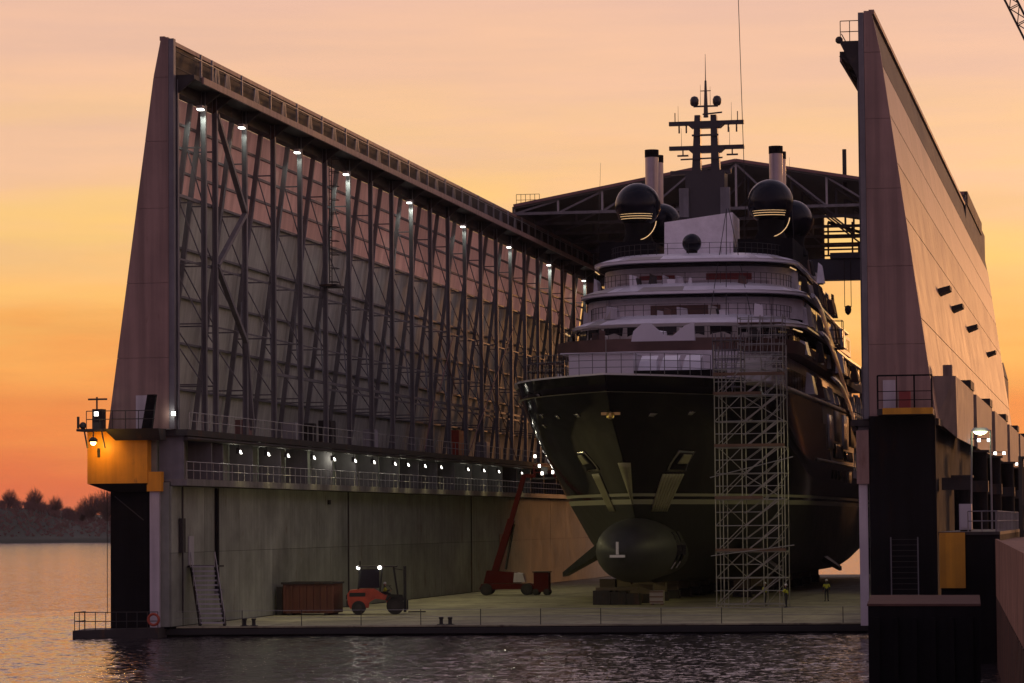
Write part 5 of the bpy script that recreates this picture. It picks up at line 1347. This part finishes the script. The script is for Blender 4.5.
MB().box(-52.9, -51.5, 292.5, 293.7, ZD + .3, ZD + 2.1).build('body', M['boomred'], gm)
MB().box(-53.0, -51.4, 292.4, 293.8, ZD + 2.1, ZD + 2.2).build('lid', M['dark_steel'], gm)
for x in (-52.7, -51.7):
    for s in (292.5, 293.7): MB().lathe([(.1, -.1), (.3, -.08), (.3, .08), (.1, .1)], (x, s, ZD + .3), 12, axis='y').build('wheel', M['black'], gm, smooth=True)

# ------------------------------------------------------------------ people
def person(label, loc, rz, stride=.12, arms='down', sit=False, helmet=True):
    t = thing('person', label, 'person', loc)
    G = local(t, rz)
    def skinmesh(name, verts, edges, radii, mat, root):
        me = bpy.data.meshes.new(name); o_ = wloc(t)
        me.from_pydata([tuple(G(v) - o_) for v in verts], edges, []); me.update()
        o = bpy.data.objects.new(name, me); col.objects.link(o); o.parent = t
        md = o.modifiers.new('skin', 'SKIN'); md.use_smooth_shade = True
        for i, r_ in enumerate(radii):
            me.skin_vertices[0].data[i].radius = (r_, r_ * .85)
            me.skin_vertices[0].data[i].use_root = (i == root)
        o.modifiers.new('sub', 'SUBSURF').levels = 1; o.modifiers['sub'].render_levels = 2
        me.materials.append(mat); return o
    st_ = stride
    hz = .94 if not sit else .45
    if sit: legs = [(.11, 0, .47), (.13, .42, .50), (.13, .45, .06), (.13, .6, .04), (-.11, 0, .47), (-.13, .42, .5), (-.13, .45, .06), (-.13, .6, .04)]
    else: legs = [(.1, 0, .9), (.12, st_ * .6 + .03, .49), (.13, st_, .09), (.15, st_ + .17, .04), (-.1, 0, .9), (-.12, -st_ * .4 + .03, .49), (-.13, -st_, .09), (-.15, -st_ + .17, .04)]
    if arms == 'up': A = [(.2, .03, hz + .46), (.3, .18, hz + .25), (.22, .42, hz + .32), (-.2, .03, hz + .46), (-.3, .18, hz + .25), (-.22, .42, hz + .32)]
    else: A = [(.2, 0, hz + .46), (.27, -.02, hz + .2), (.27, .1, hz - .04), (-.2, 0, hz + .46), (-.27, -.02, hz + .2), (-.27, .1, hz - .04)]
    verts = [(0, 0, hz), (0, .0, hz + .22), (0, 0, hz + .45), (0, 0, hz + .56), (0, .02, hz + .70), (0, .02, hz + .80)] + legs + A
    edges = [(0, 1), (1, 2), (2, 3), (3, 4), (4, 5), (0, 6), (6, 7), (7, 8), (8, 9), (0, 10), (10, 11), (11, 12), (12, 13), (2, 14), (14, 15), (15, 16), (2, 17), (17, 18), (18, 19)]
    rad = [.15, .14, .16, .06, .1, .085, .1, .075, .05, .05, .1, .075, .05, .05, .075, .05, .04, .075, .05, .04]
    b = skinmesh('body', verts, edges, rad, M['trouser'], 0)
    # head and face, hands, jacket, helmet
    MB_ = lambda: LM(G)
    hd = MB_().lathe([(.02, -.13), (.065, -.11), (.085, -.03), (.088, .05), (.06, .11), (.01, .13)], (0, .03, hz + .74), 12).build('head', M['skin'], t, smooth=True)
    MB_().hexa([(-.015, .11, hz + .70), (.015, .11, hz + .70), (.015, .145, hz + .70), (-.015, .145, hz + .70)], [(-.01, .11, hz + .76), (.01, .11, hz + .76), (.01, .12, hz + .76), (-.01, .12, hz + .76)]).build('nose', M['skin'], hd)
    for s in (-1, 1):
        MB_().box(s * .032 - .012, s * .032 + .012, .108, .118, hz + .755, hz + .768).build('eye', M['black'], hd)
        MB_().box(s * .09 - .012, s * .09 + .012, .01, .05, hz + .70, hz + .76).build('ear', M['skin'], hd)
    MB_().box(-.025, .025, .108, .116, hz + .672, hz + .68).build('mouth', M['redcloth'], hd)
    ja = [(0, 0, hz + .0), (0, 0, hz + .22), (0, 0, hz + .46), A[0], A[1], A[3], A[4]]
    skinmesh('jacket', ja, [(0, 1), (1, 2), (2, 3), (3, 4), (2, 5), (5, 6)], [.165, .16, .175, .09, .065, .09, .065], M['hivis'], 0)
    for s, w_ in ((1, A[2]), (-1, A[5])):
        h = MB_().ball((w_[0], w_[1] + .03, w_[2] - .04), .045, 8, 6, 1.3)
        for k in range(4): h.tube((w_[0] - .03 + .02 * k, w_[1] + .05, w_[2] - .08), (w_[0] - .03 + .02 * k, w_[1] + .075, w_[2] - .145 - .01 * (k in (1, 2))), .011, .008, n=5)
        h.tube((w_[0] - .04 * s, w_[1] + .05, w_[2] - .04), (w_[0] - .06 * s, w_[1] + .09, w_[2] - .09), .012, .009, n=5)
        h.build('hand', M['skin'], t, smooth=True)
    for s, k in ((1, 3), (-1, 7)):
        f_ = legs[k]; MB_().hexa([(f_[0] - .05, f_[1] - .22, 0), (f_[0] + .05, f_[1] - .22, 0), (f_[0] + .05, f_[1] + .07, 0), (f_[0] - .05, f_[1] + .07, 0)], [(f_[0] - .045, f_[1] - .21, .11), (f_[0] + .045, f_[1] - .21, .11), (f_[0] + .04, f_[1] + .05, .06), (f_[0] - .04, f_[1] + .05, .06)]).build('shoe', M['black'], t)
    if helmet: MB_().lathe([(.13, .0), (.115, .02), (.11, .07), (.075, .12), (.01, .14)], (0, .03, hz + .78), 12).build('helmet', M['helmet'], t, smooth=True)
    return t
person('person in yellow hi-vis jacket and white helmet walking away right of the scaffold', (-23.5, 266.5, ZD), R(10), .16)
person('person in yellow hi-vis jacket standing at the scaffold\'s right foot', (-24.9, 247.2, ZD), R(70), .06, 'up')
person('person in yellow hi-vis jacket behind the scaffold stairs, half hidden', (-27.3, 254.0, ZD), R(-120), .08, 'down', helmet=True)
fp = G((.25, 0, .92))
person('person in yellow hi-vis jacket seated in the forklift cab', (fp.x, fp.y, fp.z), R(12 - 90), 0, 'up', sit=True)

# drums and small gear on the deck to the right
dr = thing('gas_drum', 'grey drum on the deck beside the right wall\'s pale post', 'drum', (-19.0, 262, ZD))
MB().lathe([(.42, 0), (.42, .3), (.45, .32), (.42, .34), (.42, .75), (.45, .78), (.42, .8), (.42, 1.25), (.1, 1.3)], (-19.0, 262, ZD), 16).build('shell', M['lavender'], dr, smooth=True)
MB().tube((-19.0, 262, ZD + 1.3), (-19.0, 262, ZD + 1.5), .08, n=8).build('valve', M['dark_steel'], dr)
for i, (x, y) in enumerate(((-57.0, 206.9), (-56.4, 207.0), (-44.0, 208.7), (-43.4, 208.7))):
    bt = thing('mooring_bollard', ('left' if i % 2 == 0 else 'right') + ' bollard of the pair on the pontoon edge ' + ('before the skip' if i < 2 else 'before the yacht\'s bow'), 'bollard', (x, y, ZD), 'bollards on the pontoon edge')
    MB().lathe([(.18, 0), (.13, .08), (.12, .35), (.17, .42), (.15, .5)], (x, y, ZD), 10).build('post', M['black'], bt, smooth=True)
    MB().box(x - .24, x + .24, y - .24, y + .24, ZD, ZD + .04).build('base', M['black'], bt)

# ------------------------------------------------------------------ quay and pier on the right
dp = thing('mooring_dolphin', 'dark square mooring dolphin with brown cap in the right foreground', 'dolphin', (-5.3, 91, 0))
lo = [(-6.5, 86.2), (-3.52, 85.8), (-3.95, 95.8), (-7.15, 96.3)]
MB().hexa([(x, y, -3) for x, y in lo], [(x, y, 5.0) for x, y in lo]).build('shaft', M['dark'], dp)
MB().hexa([(x + (-.03 if i in (0, 3) else .03), y + (-.03 if i < 2 else .03), 5.0) for i, (x, y) in enumerate(lo)], [(x + (-.02 if i in (0, 3) else .02), y, 5.06) for i, (x, y) in enumerate(lo)]).build('cap', M['quay_top'], dp)
for k in range(6):
    t_ = (k + .5) / 6; x = -6.5 + 2.98 * t_; y = 86.15 - .4 * t_
    MB().bar((x, y - .04, -2.5), (x, y - .04, 4.7), .12, .1).build('timber_fender', M['dark'], dp)

qu = MB().prism([(-5.66, 161.3, -3), (-2.74, 100.5, -3), (2.1, 0, -3), (60, 0, -3), (60, 205, -3), (-5.66, 205, -3)], (0, 0, 9.2)).build('quay', M['quay_conc'])
tag(qu, kind='structure')
q0, q1 = Vector((-5.66, 161.3, 0)), Vector((-2.74, 100.5, 0)); qd = (q1 - q0).normalized(); qn = Vector((qd.y, -qd.x, 0))
if qn.x > 0: qn = -qn
for k in range(92):    # sheet piles
    p = q0 + qd * (k * 1.1); q = p + qd * 1.04
    dpt = .05 + .1 * (k % 2)
    MB().hexa([p + Vector((0, 0, -2.5)) + qn * .02, q + Vector((0, 0, -2.5)) + qn * .02, q + qn * dpt + Vector((0, 0, -2.5)), p + qn * dpt + Vector((0, 0, -2.5))],
              [p + Vector((0, 0, 3.4)) + qn * .02, q + Vector((0, 0, 3.4)) + qn * .02, q + qn * dpt + Vector((0, 0, 3.4)), p + qn * dpt + Vector((0, 0, 3.4))]).build('sheet_pile', M['rustpile'], qu)
for k in range(20):    # capping beam lengths
    p = q0 + qd * (k * 5.08); q = p + qd * 5.02
    MB().hexa([p + Vector((0, 0, 3.45)), q + Vector((0, 0, 3.45)), q + qn * .14 + Vector((0, 0, 3.45)), p + qn * .14 + Vector((0, 0, 3.45))],
              [p + Vector((0, 0, 6.3)), q + Vector((0, 0, 6.3)), q + qn * .14 + Vector((0, 0, 6.3)), p + qn * .14 + Vector((0, 0, 6.3))]).build('capping_beam', M['quay_conc'], qu)
pr_ = MB().box(-8.7, -5.7, 165, 204, -3, 6.5).build('pier', M['dark']); tag(pr_, kind='structure')
MB().box(-8.8, -5.68, 164.9, 204, 6.5, 6.66).build('pier_cap', M['dark_steel'], pr_)
m = MB()
for x in (-7.3, -6.6, -5.9): m.tube((x, 165.2, 6.66), (x, 165.2, 7.7), .03, n=5)
for z in (7.2, 7.7): m.tube((-7.3, 165.2, z), (-5.8, 165.2, z), .03, n=5)
for k in range(20): m.tube((-5.85, 165.2 + 2 * k, 6.66), (-5.85, 165.2 + 2 * k, 7.7), .03, n=4)
for z in (7.2, 7.7): m.tube((-5.85, 165.2, z), (-5.85, 203, z), .025, n=4)
m.build('pier_railing', M['steel'], pr_)
yb_ = thing('yellow_board', 'plain yellow board fixed to the dark pier head', 'board', (-8.1, 164.8, 3.8))
MB().box(-8.75, -7.45, 164.72, 164.85, 3.8, 6.62).build('panel', M['yellow_board'], yb_)
for x in (-8.5, -7.7): MB().box(x - .05, x + .05, 164.85, 164.9, 3.9, 6.5).build('batten', M['dark_steel'], yb_)
ec = thing('electric_cabinet', 'pale grey switch cabinet on the pier behind the yellow board', 'cabinet', (-7.6, 170, 6.66))
MB().box(-7.95, -7.3, 169.6, 170.2, 6.75, 8.1).build('body', M['cabinet'], ec)
MB().box(-7.9, -7.35, 169.55, 169.6, 6.85, 8.0).build('door', M['cabinet'], ec)
MB().box(-7.9, -7.35, 169.65, 170.15, 6.66, 6.75).build('plinth', M['black'], ec)
def pole_lamp(x, y, z0, z1, label, lens, energy, colr, arm=.8, group='pole lamps on the right pier'):
    t = thing('pole_lamp', label, 'lamp', (x, y, z0), group)
    MB().tube((x, y, z0), (x, y, z1), .06, .05, n=8).build('pole', M['steel'], t)
    MB().bar((x, y, z1), (x - arm, y, z1 + .1), .06).build('arm', M['steel_lt'], t)
    MB().hexa([(x - arm - .55, y - .2, z1 - .05), (x - arm + .55, y - .2, z1 - .05), (x - arm + .55, y + .2, z1 - .05), (x - arm - .55, y + .2, z1 - .05)], [(x - arm - .4, y - .12, z1 + .16), (x - arm + .4, y - .12, z1 + .16), (x - arm + .4, y + .12, z1 + .16), (x - arm - .4, y + .12, z1 + .16)]).build('head', M['cabinet'], t)
    MB().lathe([(.05, -.22), (.3, -.14), (.42, -.02)], (x - arm, y, z1 - .05), 12).build('lens', lens, t, smooth=True)
    if energy: add_light('POINT', t, (x - arm, y - .1, z1 - .6), energy, colr, size=.2)
pole_lamp(-7.0, 190, 6.66, 12.5, 'lit greenish pole lamp on the pier, the brightest right of the dock', M['lamp_g'], 22, (.85, 1, .5), .6)
t = thing('mast_pole', 'thin pale pole on the pier left of the greenish lamp', 'pole', (-8.2, 190, 6.66)); MB().tube((-8.2, 190, 6.66), (-8.1, 190, 12.4), .05, .05, n=8).build('pole', M['steel'], t)
MB().box(-8.3, -8.1, 189.9, 190.1, 6.66, 6.8).build('foot', M['dark_steel'], t)
for i, (y, z) in enumerate(((230, 12.9), (262, 12.6), (296, 12.3))):
    t = thing('twin_floodlight', ORD[i] + ' pair of small lit floodlights from the left below the right wall\'s housings', 'floodlight', (-9.2, y, z), 'twin floodlights below the right wall housings')
    MB().bar((-9.9, y, z + .1), (-8.4, y, z + .1), .08).build('bar', M['dark_steel'], t)
    for x in (-9.3, -8.6):
        MB().box(x - .14, x + .14, y - .05, y + .25, z - .14, z + .14).build('housing', M['dark_steel'], t)
        MB().box(x - .11, x + .11, y - .1, y - .052, z - .11, z + .11).build('lens', M['lamp'], t)
    add_light('POINT', t, (-8.9, y - .8, z - .4), 12, (1, .9, .95), size=.15)
# guide piles along the right wall's outer side
for i, (y, x) in enumerate(((210, -9.6), (228, -9.2), (250, -9.0), (276, -8.8), (306, -8.6))):
    t = thing('guide_pile', ORD[i] + ' dark guide pile from the left along the right dock wall', 'pile', (x, y, 0), 'guide piles beside the right dock wall')
    MB().tube((x, y, -3), (x, y, 12.0 if i else 10.0), .55, n=14).build('pile', M['dark'], t, smooth=True)
    MB().box(x - 1.3, x + .6, y - .6, y + .6, 9.2, 10.0).build('collar', M['dark_steel'], t)
    MB().box(x - .7, x + .7, y - .7, y + .7, 12.0 if i else 10.0, 12.15 if i else 10.15).build('cap', M['dark_steel'], t)
# gangway tower, dark, on the quay beyond the pier
gt = thing('access_tower', 'dark steel access tower on the quay at the right edge', 'tower', (-4.5, 195, 6.2))
for x in (-5.4, -3.4):
    for y in (193.5, 196.5): MB().bar((x, y, 6.2), (x, y, 11.0), .22).build('leg', M['dark_steel'], gt)
for z in (8.0, 10.9): MB().box(-5.5, -3.3, 193.4, 196.6, z, z + .12).build('platform', M['dark_steel'], gt)
for z in (6.4, 8.2):
    MB().bar((-5.4, 193.5, z), (-3.4, 193.5, z + 1.7), .12).build('brace', M['dark_steel'], gt)
m = MB()
for k in range(9): m.bar((-5.3, 193.3 - k * .22, 6.4 + k * .2), (-4.4, 193.3 - k * .22, 6.4 + k * .2), .2, .04)
m.build('stair_treads', M['dark_steel'], gt)

# lattice jib of a harbour crane reaching in at the upper right
jb = thing('crane_jib', 'dark lattice crane jib crossing the upper right corner', 'crane', (-1.0, 300, 40))
a, b = Vector((-9.6, 300, 58.0)), Vector((-1.2, 300, 40.0))
dv = (b - a).normalized(); nv = Vector((-dv.z, 0, dv.x)); wv = Vector((0, 1, 0))
cor = [(nv * .5 + wv * .5), (nv * -.5 + wv * .5), (nv * -.5 - wv * .5), (nv * .5 - wv * .5)]
for c in cor: MB().bar(a + c, b + c, .16).build('chord', M['dark_steel'], jb)
nseg = 12
for k in range(nseg):
    p, q = a + (b - a) * k / nseg, a + (b - a) * (k + 1) / nseg
    for i in range(4):
        c0, c1 = cor[i], cor[(i + 1) % 4]
        MB().bar(p + c0, q + c1, .09).build('lacing', M['dark_steel'], jb)
        MB().bar(p + c0, p + c1, .08).build('lacing', M['dark_steel'], jb)

# ------------------------------------------------------------------ evening haze over the river
hz_ = MB().box(-6010, 6010, -310, 9010, -4.0, 66.0).build('haze', None)
hm = bpy.data.materials.new('evening haze'); hm.use_nodes = True; ht = hm.node_tree; ht.nodes.clear()
ho = ht.nodes.new('ShaderNodeOutputMaterial'); hv = ht.nodes.new('ShaderNodeVolumePrincipled')
hv.inputs['Color'].default_value = (0.9, 0.84, 0.86, 1); hv.inputs['Density'].default_value = 0.00003; hv.inputs['Anisotropy'].default_value = 0.3
ht.links.new(hv.outputs[0], ho.inputs['Volume']); hz_.data.materials.append(hm)
tag(hz_, 'thin evening haze over the river', 'haze', kind='stuff')
